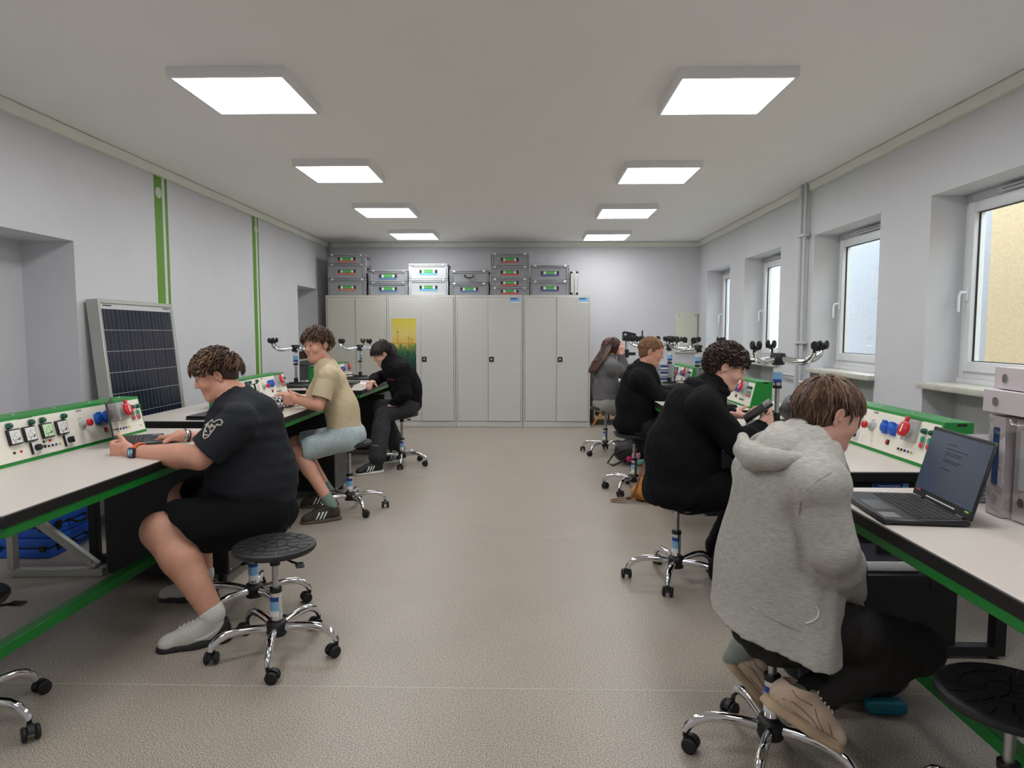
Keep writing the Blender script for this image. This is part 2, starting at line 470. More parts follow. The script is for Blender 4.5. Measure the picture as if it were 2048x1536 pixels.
# ------------------------------------------------------------------ implicit surfaces for soft shapes (people, bags, cloth)
def V3(p):
    return np.array([p[0], p[1], p[2]], dtype=np.float64)
class Soft:
    """sequence of rounded solids merged smoothly; mesh() extracts one continuous surface"""
    def __init__(s):
        s.ops = []
    def _add(s, fn, lo, hi, k, mode):
        s.ops.append((fn, np.minimum(lo, hi), np.maximum(lo, hi), k, mode))
        return s
    def cap(s, a, b, r0, r1=None, k=0.02, mode='u', flat=None, fs=1.0):
        """tapered capsule a->b; flat = direction along which the section is squeezed by factor fs (<1 thinner)"""
        a, b = V3(a), V3(b)
        r1 = r0 if r1 is None else r1
        ab = b - a
        L2 = max(float(ab @ ab), 1e-12)
        w = None
        if flat is not None:
            w = V3(flat); w = w - ab * (w @ ab) / L2; w = w / (np.linalg.norm(w) + 1e-12)
        def fn(X, Y, Z):
            px, py, pz = X - a[0], Y - a[1], Z - a[2]
            t = np.clip((px * ab[0] + py * ab[1] + pz * ab[2]) / L2, 0, 1)
            qx, qy, qz = px - ab[0] * t, py - ab[1] * t, pz - ab[2] * t
            if w is not None:
                dw = (qx * w[0] + qy * w[1] + qz * w[2]) * (1 / fs - 1)
                qx, qy, qz = qx + w[0] * dw, qy + w[1] * dw, qz + w[2] * dw
            return np.sqrt(qx * qx + qy * qy + qz * qz) - (r0 + (r1 - r0) * t)
        R = max(r0, r1)
        return s._add(fn, np.minimum(a, b) - R, np.maximum(a, b) + R, k, mode)
    def chain(s, pts, rs, k=0.02, flat=None, fs=1.0, mode='u'):
        for i in range(len(pts) - 1):
            f = fs[i] if isinstance(fs, (list, tuple)) else fs
            s.cap(pts[i], pts[i + 1], rs[i], rs[i + 1], k, mode, flat, f)
        return s
    def ell(s, c, r, R=None, k=0.02, mode='u'):
        """ellipsoid, R = 3x3 matrix whose columns are its axes"""
        c, r = V3(c), V3(r)
        R = np.eye(3) if R is None else np.array(R, float)
        def fn(X, Y, Z):
            px, py, pz = X - c[0], Y - c[1], Z - c[2]
            q = [(px * R[0, i] + py * R[1, i] + pz * R[2, i]) for i in range(3)]
            k0 = np.sqrt(sum((q[i] / r[i]) ** 2 for i in range(3)))
            k1 = np.sqrt(sum((q[i] / r[i] ** 2) ** 2 for i in range(3))) + 1e-9
            return k0 * (k0 - 1) / k1
        e = np.sqrt(((R * r[None, :]) ** 2).sum(1))
        return s._add(fn, c - e, c + e, k, mode)
    def rbox(s, c, h, rad, R=None, k=0.01, mode='u'):
        c, h = V3(c), V3(h)
        R = np.eye(3) if R is None else np.array(R, float)
        def fn(X, Y, Z):
            px, py, pz = X - c[0], Y - c[1], Z - c[2]
            q = [np.abs(px * R[0, i] + py * R[1, i] + pz * R[2, i]) - (h[i] - rad) for i in range(3)]
            o = np.sqrt(sum(np.maximum(v, 0) ** 2 for v in q))
            return o + np.minimum(np.maximum(q[0], np.maximum(q[1], q[2])), 0) - rad
        e = np.abs(R * h[None, :]).sum(1)
        return s._add(fn, c - e, c + e, k, mode)
    def plane(s, p, n, k=0.004, lo=None, hi=None):
        """keep the side the normal points away from; optional box limits the cut"""
        p, n = V3(p), V3(n); n = n / np.linalg.norm(n)
        def fn(X, Y, Z):
            return (X - p[0]) * n[0] + (Y - p[1]) * n[1] + (Z - p[2]) * n[2]
        return s._add(fn, np.full(3, -99.) if lo is None else V3(lo), np.full(3, 99.) if hi is None else V3(hi), k, 'i')
    def disp(s, fn, amp):
        """fn(X,Y,Z) in -1..1 : wrinkles"""
        return s._add(lambda X, Y, Z: fn(X, Y, Z) * amp, np.full(3, -99.), np.full(3, 99.), 0, 'd')
    def bounds(s):
        lo, hi = np.full(3, 9e9), np.full(3, -9e9)
        for fn, a, b, k, m in s.ops:
            if m == 'u':
                lo, hi = np.minimum(lo, a), np.maximum(hi, b)
        return lo, hi
    @staticmethod
    def _mix(D, d, k, mode):
        if mode == 'u':
            h = np.maximum(k - np.abs(D - d), 0) / max(k, 1e-6)
            return np.minimum(D, d) - h * h * k * 0.25
        if mode == 's':
            d = -d
        h = np.maximum(k - np.abs(D - d), 0) / max(k, 1e-6)
        return np.maximum(D, d) + h * h * k * 0.25
    def field(s, h):
        lo, hi = s.bounds()
        lo, hi = lo - 4 * h, hi + 4 * h
        n = np.ceil((hi - lo) / h).astype(int) + 1
        D = np.full(n, 0.25, dtype=np.float32)
        ax = [lo[i] + h * np.arange(n[i]) for i in range(3)]
        for fn, a, b, k, mode in s.ops:
            pad = k + 4 * h
            i0 = np.clip(np.floor((a - pad - lo) / h).astype(int), 0, n)
            i1 = np.clip(np.ceil((b + pad - lo) / h).astype(int) + 1, 0, n)
            if (i1 <= i0).any():
                continue
            sl = tuple(slice(i0[i], i1[i]) for i in range(3))
            X = ax[0][sl[0]].astype(np.float32)[:, None, None]
            Y = ax[1][sl[1]].astype(np.float32)[None, :, None]
            Z = ax[2][sl[2]].astype(np.float32)[None, None, :]
            d = fn(X, Y, Z)
            if mode == 'd':
                D[sl] += d
            else:
                D[sl] = s._mix(D[sl], d.astype(np.float32), np.float32(k), mode)
        return D, lo, h
    def value(s, p):
        """signed distance at one point"""
        D = np.float64(0.25)
        X, Y, Z = (np.array(v, float) for v in p)
        for fn, a, b, k, mode in s.ops:
            if mode == 'd':
                D = D + fn(X, Y, Z)
            elif mode == 'i' or True:
                pad = k + 0.03
                if mode != 'u' and ((np.array(p) < a - pad).any() or (np.array(p) > b + pad).any()):
                    continue
                D = s._mix(D, fn(X, Y, Z), k, mode)
        return float(D)
    def cast(s, o, d, tmax=0.6):
        """march from o along d until the surface"""
        o, d = V3(o), V3(d); d = d / np.linalg.norm(d)
        t = 0.0
        for _ in range(70):
            v = s.value(o + d * t)
            if v < 0.0006:
                break
            t += max(v * 0.75, 0.0006)
            if t > tmax:
                return None
        return o + d * t
    def mesh(s, name, m, h=0.008, origin=(0, 0, 0), smooth=1):
        D, lo, h = s.field(h)
        v, q = surface_nets(D)
        if smooth:
            v = relax(v, q, smooth)
        v = v * h + lo - V3(origin)
        me = bpy.data.meshes.new(name)
        me.vertices.add(len(v))
        me.vertices.foreach_set('co', v.astype(np.float32).ravel())
        me.loops.add(len(q) * 4)
        me.loops.foreach_set('vertex_index', q.astype(np.int32).ravel())
        me.polygons.add(len(q))
        me.polygons.foreach_set('loop_start', np.arange(0, len(q) * 4, 4, dtype=np.int32))
        me.polygons.foreach_set('use_smooth', np.ones(len(q), dtype=bool))
        me.materials.append(m)
        me.update(calc_edges=True)
        me.validate()
        return me
def surface_nets(D):
    S = D < 0
    c = [S[i:S.shape[0] - 1 + i, j:S.shape[1] - 1 + j, k:S.shape[2] - 1 + k] for i in (0, 1) for j in (0, 1) for k in (0, 1)]
    any_, all_ = c[0].copy(), c[0].copy()
    for x in c[1:]:
        any_ |= x
        all_ &= x
    act = any_ & ~all_
    idx = np.argwhere(act)
    offs = np.array([(i, j, k) for i in (0, 1) for j in (0, 1) for k in (0, 1)])
    val = np.stack([D[idx[:, 0] + o[0], idx[:, 1] + o[1], idx[:, 2] + o[2]] for o in offs], 1)
    pos = np.zeros((len(idx), 3)); cnt = np.zeros(len(idx))
    for a in range(8):
        for b in range(a + 1, 8):
            df = offs[b] - offs[a]
            if np.abs(df).sum() != 1:
                continue
            m = (val[:, a] < 0) != (val[:, b] < 0)
            t = val[m, a] / (val[m, a] - val[m, b])
            pos[m] += offs[a] + df * t[:, None]
            cnt[m] += 1
    v = idx + pos / cnt[:, None]
    num = np.full(act.shape, -1, dtype=np.int64)
    num[idx[:, 0], idx[:, 1], idx[:, 2]] = np.arange(len(idx))
    quads = []
    for axis in range(3):
        sa = [slice(None)] * 3; sb = [slice(None)] * 3
        sa[axis] = slice(0, -1); sb[axis] = slice(1, None)
        A, B = S[tuple(sa)], S[tuple(sb)]
        e = np.argwhere(A != B)
        o1, o2 = [(1, 2), (2, 0), (0, 1)][axis]
        e = e[(e[:, o1] > 0) & (e[:, o2] > 0) & (e[:, o1] < D.shape[o1] - 1) & (e[:, o2] < D.shape[o2] - 1)]
        ins = A[e[:, 0], e[:, 1], e[:, 2]]
        def cell(d1, d2):
            f = e.copy()
            f[:, o1] += d1; f[:, o2] += d2
            return num[f[:, 0], f[:, 1], f[:, 2]]
        q = np.stack([cell(-1, -1), cell(0, -1), cell(0, 0), cell(-1, 0)], 1)
        q[~ins] = q[~ins][:, ::-1]
        quads.append(q)
    return v, np.concatenate(quads)
def relax(v, q, n, f=0.5):
    e = np.concatenate([q[:, [0, 1]], q[:, [1, 2]], q[:, [2, 3]], q[:, [3, 0]]])
    for _ in range(n):
        acc = np.zeros_like(v); c = np.zeros(len(v))
        for k in range(3):
            acc[:, k] = np.bincount(e[:, 0], v[e[:, 1], k], len(v)) + np.bincount(e[:, 1], v[e[:, 0], k], len(v))
        c = np.bincount(e[:, 0], minlength=len(v)) + np.bincount(e[:, 1], minlength=len(v))
        v = v * (1 - f) + f * acc / np.maximum(c, 1)[:, None]
    return v
def unit(a):
    a = np.array([a[0], a[1], a[2]], float)
    return a / (np.linalg.norm(a) + 1e-12)
def frame3(f, u):
    """columns: side (f x u), forward, up"""
    f = unit(f)
    u = np.array([u[0], u[1], u[2]], float); u = unit(u - f * (u @ f))
    return np.stack([np.cross(f, u), f, u], 1)
def wr(freq, seed=0, ax=(1, 1, 1)):
    """smooth pseudo noise for cloth wrinkles"""
    rs = np.random.RandomState(seed)
    K = [(rs.normal(size=3) * freq * np.array(ax) * s, rs.uniform(0, 6.28), 1.0 / s) for s in (1, 1, 1.7, 1.7, 2.9)]
    def fn(X, Y, Z):
        tot = 0
        for w, p, a in K:
            tot = tot + a * np.sin(X * w[0] + Y * w[1] + Z * w[2] + p)
        return tot / 3.0
    return fn
# ------------------------------------------------------------------ shared materials
BLACKP = mat('black_plastic', (20, 20, 22), 0.45)
BLACKM = mat('black_powder_coat', (16, 16, 18), 0.5, bump=(400, 0.1, 0.001))
GREENM = mat('green_powder_coat', (30, 136, 52), 0.38)
LAMIN = mat('white_laminate', (208, 200, 192), 0.35, noise=(40, 0.015))
CREAM = mat('cream_faceplate', (240, 236, 222), 0.4)
STEEL = mat('brushed_steel', (190, 190, 192), 0.3, 1.0)
ALU = mat('aluminium', (196, 196, 192), 0.35, 1.0)
ALUP = mat('milled_aluminium', (190, 190, 184), 0.45, 0.6)
PUSEAT = mat('black_polyurethane', (34, 34, 36), 0.5, bump=(300, 0.15, 0.001))
STK_DK = mat('sticker_blue', (28, 70, 150), 0.4)
STK_LT = mat('sticker_pale_blue', (130, 185, 225), 0.4)
STK_WH = mat('sticker_white', (235, 238, 240), 0.4)
WHITEP = mat('white_plastic', (226, 226, 226), 0.4)
PAPER = mat('paper', (236, 236, 234), 0.8)
RED = mat('red_plastic', (200, 28, 40), 0.35)
BLUE = mat('blue_plastic', (30, 90, 190), 0.35)
GREYP = mat('grey_plastic', (176, 176, 174), 0.45)
LAMPG = mat('green_lens', (6, 84, 66), 0.25, coat=0.4)
PUSHG = mat('green_push_button', (30, 160, 120), 0.35)
PUSHR = mat('red_push_button', (205, 70, 70), 0.35)
YELLOWG = mat('yellow_green_jack', (190, 190, 40), 0.4)
DIAL = mat('dial_face', (232, 232, 228), 0.35)
DIALG = mat('dial_face_green', (205, 240, 190), 0.35)
INK = mat('print_ink', (30, 30, 30), 0.5)
TZ = 0.82                                   # height of the bench tops
XLF, XRF = -1.66, 1.07                      # front edges of the left and right benches
TD = 1.00                                   # depth of a bench

def Mloc(x, y, z, rz=0):
    return Matrix.Translation((x, y, z)) @ Matrix.Rotation(rz, 4, 'Z')

# ------------------------------------------------------------------ workbench: local x = depth, y = length (0 = right-hand end of the user)
def workbench(loc, rot, L, label, far_bar=True):
    t = thing('workbench', label, 'workbench', loc, rot, 'green framed electrical workbenches')
    MB().rbox(0.003, TD - 0.003, 0.003, L - 0.003, TZ - 0.006, TZ, 0.002, 1).build('tabletop', LAMIN, t)
    MB().rbox(0, TD, 0, L, TZ - 0.044, TZ - 0.004, 0.003, 1).build('edge_core', BLACKM, t)
    MB().rbox(0.02, 0.06, 0.03, L - 0.03, TZ - 0.084, TZ - 0.044, 0.003, 1).build('front_rail', GREENM, t)
    MB().rbox(TD - 0.06, TD - 0.02, 0.03, L - 0.03, TZ - 0.084, TZ - 0.044, 0.003, 1).build('rear_rail', GREENM, t)
    MB().rbox(0.285, 0.335, 0.03, L - 0.03, 0.19, 0.24, 0.004, 1).build('foot_rail', GREENM, t)
    for y in ((0.03, L - 0.08) if far_bar else (0.03,)):
        MB().rbox(TD - 0.07, TD - 0.02, y, y + 0.05, 0.05, TZ - 0.044, 0.003, 1).build('leg', BLACKM, t)
        MB().rbox(0.285, TD - 0.02, y, y + 0.05, 0.012, 0.055, 0.003, 1).build('floor_bar', BLACKM, t)
        MB().rbox(0.29, 0.33, y + .005, y + 0.045, 0.05, 0.20, 0.003, 1).build('rail_post', GREENM, t)
        for x in (0.32, TD - 0.06):
            MB().cyl((x, y + 0.025, 0), (x, y + 0.025, 0.014), 0.02, n=12).build('foot', BLACKP, t)
    for y in (0.03, L - 0.045):
        MB().bb(0.06, TD - 0.06, y, y + 0.015, TZ - 0.20, TZ - 0.044).build('end_panel', BLACKM, t)
    return t
def pedestal(loc, rot, label, w=0.42, d=0.68, h=0.70):
    """black steel equipment box hung below a bench; local x = depth, y = width"""
    t = thing('equipment_box', label, 'equipment box', loc, rot, 'black equipment boxes under the benches')
    MB().rbox(0, d, 0, w, 0.057, h, 0.004, 1).build('body', BLACKM, t)
    MB().bb(-0.004, 0.0, 0.01, w - 0.01, 0.062, h - 0.01).build('front_plate', mat('dark_grey_plate', (62, 64, 66), 0.45), t)
    for y in (0.03, w - 0.03):
        for z in (0.08, 0.24, 0.40, 0.55, h - 0.05):
            MB().lathe([(0.006, 0), (0.005, 0.003), (0.001, 0.004)], 8, Matrix.Translation((-0.004, y, z)) @ Matrix.Rotation(-PI / 2, 4, 'Y')).build('screw', STEEL, t)
    for x in (0.05, d - 0.05):
        for y in (0.05, w - 0.05):
            MB().cyl((x, y, 0), (x, y, 0.06), 0.022, n=12).build('foot', BLACKP, t)
    return t
LB = [('workbench with the smart watch wearer\'s forearm on its white top', 2.06, 4.00),
      ('workbench where the person in the beige shirt leans, white top and green rail', 4.33, 6.25),
      ('far workbench under the black hooded person\'s arm, beside the metal cabinets', 6.69, 8.61)]
for lab, a, b in LB:
    workbench((XLF, b, 0), PI, b - a, lab)
pedestal((XLF + 0.0, 4.0, 0), PI, 'black steel box with screw heads behind the bare knee of the seated person', w=.385)
pedestal((XLF + 0.04, 5.98, 0), PI, 'black steel box under the bench behind the pale denim shorts')
pedestal((XLF + 0.04, 8.0, 0), PI, 'black steel box under the far bench behind the dark jeans')
RB = [('near workbench with the big open laptop and the binders', 0.55, 2.52),
      ('workbench with a blue sticker on its black end panel', 2.81, 4.73),
      ('workbench in front of the short haired person in black', 5.05, 6.97),
      ('far workbench by the window side with grey parts drawers on it', 7.02, 8.94)]
RT_T = [workbench((XRF, a, 0), 0, b - a, lab, far_bar=a > 1) for lab, a, b in RB]
for y_ in (2.0,):
    MB().rbox(TD - .07, TD - .02, y_ - .55, y_ - .50, 0, TZ - .044, .003, 1).build('leg', BLACKM, RT_T[0])
pedestal((XRF + 0.06, 5.12, 0), 0, 'black steel box under the bench beside the tan backpack')
# european funds sticker on the end of the second right bench
st = RT_T[1]
MB().bb(0.385, 0.535, 0.0275, 0.03, TZ - 0.085, TZ - 0.055).use(STK_LT).build('sticker', STK_LT, st)
MB().bb(0.385, 0.510, 0.0262, 0.0276, TZ - 0.078, TZ - 0.056).build('sticker', STK_DK, st)
MB().bb(0.385, 0.535, 0.0275, 0.03, TZ - 0.13, TZ - 0.086).build('sticker', STK_LT, st)
MT = Matrix.Translation((0.455, 0.0258, TZ - 0.066)) @ Matrix.Rotation(PI / 2, 4, 'X')
lettering('Fundusze Europejskie', 0.0105, STK_WH, st, MT)

# ------------------------------------------------------------------ control consoles
CL, CHT, CB, CT = 1.23, 0.205, 0.165, 0.118      # length, height, bottom depth, top depth
C0 = 0.57                                        # front bottom edge behind the bench front
SK = 0.906
def console(loc, rot, label, simple=False):
    """local x = depth away from the user, y = length, 0 at the user's right"""
    t = thing('control_console', label, 'control console', loc, rot, 'green control consoles')
    dx = CB - CT
    prof = [(0, 0), (dx, CHT), (CB, CHT), (CB, 0)]
    MB().prism([(x, z) for x, z in prof], 0, CL, Matrix(((1, 0, 0, 0), (0, 0, 1, 0), (0, 1, 0, 0), (0, 0, 0, 1)))).build('housing', GREENM, t)
    ang = math.atan2(dx, CHT)
    # frame of the front plate: u to the user's right (−y), v up the slope, w out towards the user
    V = Vector((math.sin(ang), 0, math.cos(ang)))
    W = Vector((-math.cos(ang), 0, math.sin(ang)))
    U = Vector((0, -1, 0))
    P = Matrix(((U.x, V.x, W.x, 0), (U.y, V.y, W.y, 0), (U.z, V.z, W.z, 0), (0, 0, 0, 1)))
    SL = CHT / math.cos(ang)
    MB().bb(-CL + 0.012, -0.012, 0.016, SL - 0.014, 0, 0.003, P).build('faceplate', CREAM, t)
    def disc(u, v, r, h, m, name, r1=None, par=t, w0=0.003, n=14):
        r1 = r if r1 is None else r1
        return MB().lathe([(r, w0), (r, w0 + h * 0.7), (r1, w0 + h), (r1 * 0.5, w0 + h * 1.04)], n, P @ Matrix.Translation((u, v, 0))).build(name, m, par)
    def lamp(u, v, r=0.0135):
        o = disc(u, v, r * 1.15, 0.004, GREYP, 'lamp_base')
        disc(u, v, r, 0.02, LAMPG, 'lens', r * 0.7, o, 0.006)
    def meter(u0, u1, v0, v1, dm, k):
        o = MB().rbox(u0, u1, v0, v1, 0.003, 0.017, 0.002, 1, P).build('meter', BLACKP, t)
        MB().bb(u0 + 0.006, u1 - 0.006, v0 + 0.006, v1 - 0.006, 0.017, 0.0182, P).build('dial', dm, o)
        w, h = u1 - u0, v1 - v0
        g = MB().bb(u0 + w * .2, u0 + w * .8, v0 + h * .28, v0 + h * .31, 0.0182, 0.0188, P)
        g.prism([(u0 + w * .62, v0 + h * .3), (u0 + w * .8, v0 + h * .46), (u0 + w * .8, v0 + h * .36), (u0 + w * .7, v0 + h * .28)], 0.0182, 0.0188, P)
        g.bb(u0 + w * .3, u0 + w * .42, v0 + h * .15, v0 + h * .2, 0.0182, 0.0188, P)
        ca, sa = math.cos(2.2 - .2 * k), math.sin(2.2 - .2 * k)
        bx, by, ln = u0 + w * .72, v0 + h * .2, w * .55
        g.prism([(bx - sa * .0008, by + ca * .0008), (bx + sa * .0008, by - ca * .0008), (bx + ca * ln, by + sa * ln)], 0.0182, 0.0188, P)
        for q in range(6):
            a = 1.75 + q * .22
            x, y = u0 + w * .75 + math.cos(a) * w * .55, v0 + h * .2 + math.sin(a) * w * .55
            g.bb(x - .0009, x + .0009, y - .0018, y + .0018, 0.0182, 0.0188, P)
        g.build('scale', INK, o)
    def jack(u, v, m):
        o = disc(u, v, 0.0055, 0.005, m, 'jack', n=10)
    def text_bar(u, v, w, n=1):
        g = MB()
        for k in range(n):
            x = u - w / 2
            while x < u + w / 2:
                l = random.uniform(.003, .007)
                g.bb(x, min(x + l, u + w / 2), v - k * .006, v - k * .006 + .0032, 0.003, 0.0036, P)
                x += l + .0016
        g.build('printed_caption', INK, t)
    s = SK
    for k, u in enumerate((-1.115, -0.968, -0.891, -0.731)):
        lamp(u * s, 0.195 * s - .004)
    for k, (u, dm) in enumerate(((-1.137, DIAL), (-1.036, DIAL), (-0.915, DIALG), (-0.804, DIAL))):
        meter(u * s, u * s + 0.072, 0.096 * s, 0.096 * s + 0.07, dm, k)
    jack(-1.117 * s, .059 * s, BLACKP); jack(-1.073 * s, .059 * s, RED)
    jack(-.911 * s, .085 * s - .004, BLACKP); jack(-.865 * s, .085 * s - .004, RED)
    for k, m in enumerate((BLACKP, BLACKP, BLACKP, BLUE, YELLOWG)):
        jack((-.912 + .0275 * k) * s, .054 * s, m)
        jack((-.297 + .0293 * k) * s, .055 * s, m)
    # cam switches
    for u, lever in ((-.977, True), (-.735, False)):
        u *= s
        o = MB().rbox(u - .026, u + .026, .028, .082, 0.003, 0.012, 0.002, 1, P).build('cam_switch', WHITEP, t)
        MB().bb(u - .029, u - .025, .028, .082, 0.003, 0.013, P).build('switch_edge', BLACKP, o)
        g = MB().lathe([(.015, .012), (.014, .03), (.006, .032)], 14, P @ Matrix.Translation((u, .055, 0)))
        if lever:
            g.rbox(u - .004, u + .04, .051, .059, .02, .032, .003, 1, P)
        else:
            g.rbox(u - .005, u + .005, .040, .07, .025, .038, .003, 1, P)
        g.build('knob', BLACKP, o)
    # emergency stop
    u, v = -.591 * s, .130 * s
    o = disc(u, v, .024, .012, GREYP, 'emergency_stop', .020)
    disc(u, v, .013, .022, GREYP, 'neck', None, o, .014)
    MB().lathe([(.012, .034), (.0185, .040), (.0185, .050), (.013, .056), (.004, .057)], 18, P @ Matrix.Translation((u, v, 0))).build('push_head', RED, o)
    g = MB()
    for q in range(9):
        a = 2.4 + q * .28
        if 4 <= q <= 5: continue
        g.box((u + math.cos(-a + 4.7) * .031, v + math.sin(-a + 4.7) * .031, .0032), (.0045, .0045, .0008), P)
    g.build('printed_ring', INK, t)
    text_bar(-.59 * s, .208 * s, .042, 2)
    text_bar(-.99 * s, .215 * s, .09, 1)
    text_bar(-.22 * s, .215 * s, .12, 1)
    # two blue sockets
    for u in (-.455, -.378):
        u *= s
        o = MB().rbox(u - .026, u + .026, .098, .158, .003, .012, .004, 1, P).build('socket', BLUE, t)
        MB().lathe([(.0255, .012), (.0265, .018), (.024, .024), (.018, .027), (.004, .028)], 20, P @ Matrix.Translation((u, .130, 0))).build('flap', BLUE, o)
        MB().rbox(u - .014, u + .014, .152, .162, .012, .026, .002, 1, P).build('hinge', BLUE, o)
    o = MB().rbox(-.405 * s - .011, -.405 * s + .011, .052, .076, .003, .008, .001, 1, P).build('rocker_switch', BLACKP, t)
    MB().rbox(-.405 * s - .008, -.405 * s + .008, .055, .073, .008, .013, .002, 1, P).build('rocker', RED, o)
    # red three phase socket
    u0, u1 = -.278 * s, -.168 * s
    o = MB().rbox(u0, u1, .094, .194, .003, .022, .004, 2, P).build('three_phase_socket', GREYP, t)
    for a in (u0 + .01, u1 - .01):
        for b in (.104, .184):
            MB().lathe([(.004, .022), (.003, .024)], 8, P @ Matrix.Translation((a, b, 0))).build('screw', STEEL, o)
    c = (u0 + u1) / 2 + .004
    tilt = P @ Matrix.Translation((c, .143, .022)) @ Matrix.Rotation(-.12, 4, 'X')
    MB().lathe([(.033, 0), (.033, .020)], 22, P @ Matrix.Translation((c, .143, .022))).build('socket_collar', GREYP, o)
    cap = MB().lathe([(.034, .018), (.036, .020), (.036, .030), (.030, .034), (.005, .035)], 24, tilt)
    cap.rbox(-.010, .010, .028, .056, .018, .032, .003, 1, tilt)
    cap = cap.build('cap', RED, o)
    MB().bb(-.004, .004, -.018, .018, .0345, .0358, tilt).build('cap_label', STK_WH, cap)
    # indicator lamps and push button pairs
    for u in (-.111, -.05):
        lamp(u * s, .171 * s, .0125)
    for u in (-.114, -.058):
        u *= s
        pl = [(u + .0155 * math.cos(a), .107 + .012 * (1 if math.sin(a) > 0 else -1) + .0155 * math.sin(a)) for a in [q * 2 * PI / 20 + .01 for q in range(20)]]
        o = MB().prism(pl, .003, .009, P).build('button_pair', GREYP, t)
        MB().rbox(u - .011, u + .011, .109, .131, .009, .014, .004, 1, P).build('start_button', PUSHG, o)
        MB().rbox(u - .011, u + .011, .083, .105, .009, .014, .004, 1, P).build('stop_button', PUSHR, o)
    me = text_mesh('CE', .013)
    me.transform(P @ Matrix.Translation((-.055 * s, .047 * s, .0032)))
    me.materials.clear(); me.materials.append(INK)
    link('printed_mark', me, t)
    # screws along the top
    for k in range(5):
        MB().lathe([(.006, CHT), (.005, CHT + .004), (.001, CHT + .0045)], 10, Matrix.Translation((dx + .06, .08 + k * (CL - .16) / 4, 0))).build('screw', STEEL, t)
    # grip slots at both ends
    for y, e in ((0, -.001), (CL, .001)):
        MB().bb(dx + .05, dx + .09, y + min(e, 0), y + max(e, 0), CHT - .016, CHT - .006).build('grip_slot', BLACKP, t)
    return t
console((XLF - C0, 3.875, TZ), PI, 'green control console with meters in front of the person wearing the orange watch')
console((XLF - C0, 6.23, TZ), PI, 'green control console behind the checkered pencil case')
console((XLF - C0, 8.55, TZ), PI, 'far green control console behind the person in the beige shirt')
console((XRF + C0 + .045, 2.818, TZ), 0, 'green control console behind the big open laptop')
console((XRF + C0 + .045, 5.13, TZ), 0, 'green control console in front of the curly haired person\'s face')
console((XRF + C0 + .045, 7.07, TZ), 0, 'far green control console beyond the curly hair, beside upturned stools')

# ------------------------------------------------------------------ swivel stools
def stool_parts():
    d = {}
    prof = [(0.02, -.036), (0.15, -.036), (0.168, -.030), (0.176, -.018), (0.174, -.008), (0.166, -.002), (0.02, -.004)]
    mb = MB().lathe(prof, 40)
    # moulded pads on the seat: rings of raised sectors
    for r0, r1, n, ph in ((.012, .055, 5, .2), (.062, .108, 10, .1), (.115, .160, 17, .35)):
        for k in range(n):
            a0, a1 = ph + 2 * PI * k / n, ph + 2 * PI * (k + 1) / n
            g0, g1 = .0035 / max(r0, .02), .0035 / r1
            m_ = 4
            poly = [(r1 * math.cos(a0 + g1 + (a1 - a0 - 2 * g1) * q / m_), r1 * math.sin(a0 + g1 + (a1 - a0 - 2 * g1) * q / m_)) for q in range(m_ + 1)]
            poly += [(r0 * math.cos(a1 - g0 - (a1 - a0 - 2 * g0) * q / m_), r0 * math.sin(a1 - g0 - (a1 - a0 - 2 * g0) * q / m_)) for q in range(m_ + 1)]
            mb.prism(poly, -.006, 0.0)
    d['seat'] = mb.mesh('seat', PUSEAT)
    d['under'] = MB().bb(-.07, .07, -.05, .05, -.05, -.034).cyl((0, 0, -.095), (0, 0, -.045), .022, n=14).mesh('seat_socket', BLACKP)
    d['lever'] = MB().tube([(.03, .02, -.048), (.12, .06, -.052), (.165, .085, -.05)], .005, 8).rbox(.15, .205, .07, .105, -.056, -.046, .004, 1).mesh('lever', BLACKP)
    d['cyl'] = MB().cyl((0, 0, .11), (0, 0, .275), .0245, n=20).mesh('gas_cylinder', CHROME)
    d['ring'] = MB().cyl((0, 0, .27), (0, 0, .288), .0265, n=20).mesh('cylinder_ring', BLACKP)
    st = MB()
    for z0, z1, m in ((.165, .19, STK_WH), (.19, .232, STK_LT), (.232, .252, STK_DK)):
        st.use(m)
        n = 14
        vs, fs = [], []
        for k in range(n + 1):
            a = -2.2 + 4.4 * k / n
            for z in (z0, z1):
                vs.append((.0252 * math.cos(a), .0252 * math.sin(a), z))
        for k in range(n):
            fs.append((2 * k, 2 * k + 2, 2 * k + 3, 2 * k + 1))
        st.add(vs, fs)
    d['sticker'] = st.mesh('sticker')
    d['hub'] = MB().lathe([(.02, .075), (.040, .078), (.047, .10), (.047, .125), (.038, .142), (.026, .148)], 20).mesh('hub', BLACKP)
    pts, rs = [], []
    for x, z, r in ((.035, .112, .0155), (.09, .121, .0155), (.15, .126, .0155), (.20, .122, .0155), (.235, .108, .015), (.262, .085, .0135), (.272, .064, .012)):
        pts.append((x, 0, z)); rs.append(r)
    d['leg'] = MB().tube(pts, rs, 12, flat=1.15).mesh('leg', CHROME, 60)
    c = MB().cyl((0, 0, .045), (0, 0, .068), .008, n=10)
    # hood over the twin wheels
    c.ring([[(.020 + .027 * math.cos(a) * q, y, .0275 + .030 * math.sin(a) * q) for a in [PI * (.05 + .95 * k / 8) for k in range(9)] + [PI * (1 - .95 * k / 8) for k in range(0, 1)]] for y, q in ((-.010, 1), (.010, 1))])
    d['caster'] = c.mesh('caster', BLACKP)
    w = MB()
    for y0, y1 in ((-.027, -.012), (.012, .027)):
        w.lathe([(.012, y0 - .001 if y0 < 0 else y0), (.0225, y0), (.0262, y0 + .004), (.0262, y1 - .004), (.0225, y1), (.012, y1)], 18, Matrix.Translation((.020, 0, .0262)) @ Matrix.Rotation(-PI / 2, 4, 'X'))
    d['wheels'] = w.mesh('wheels', RUBBER)
    return d
SP = stool_parts()
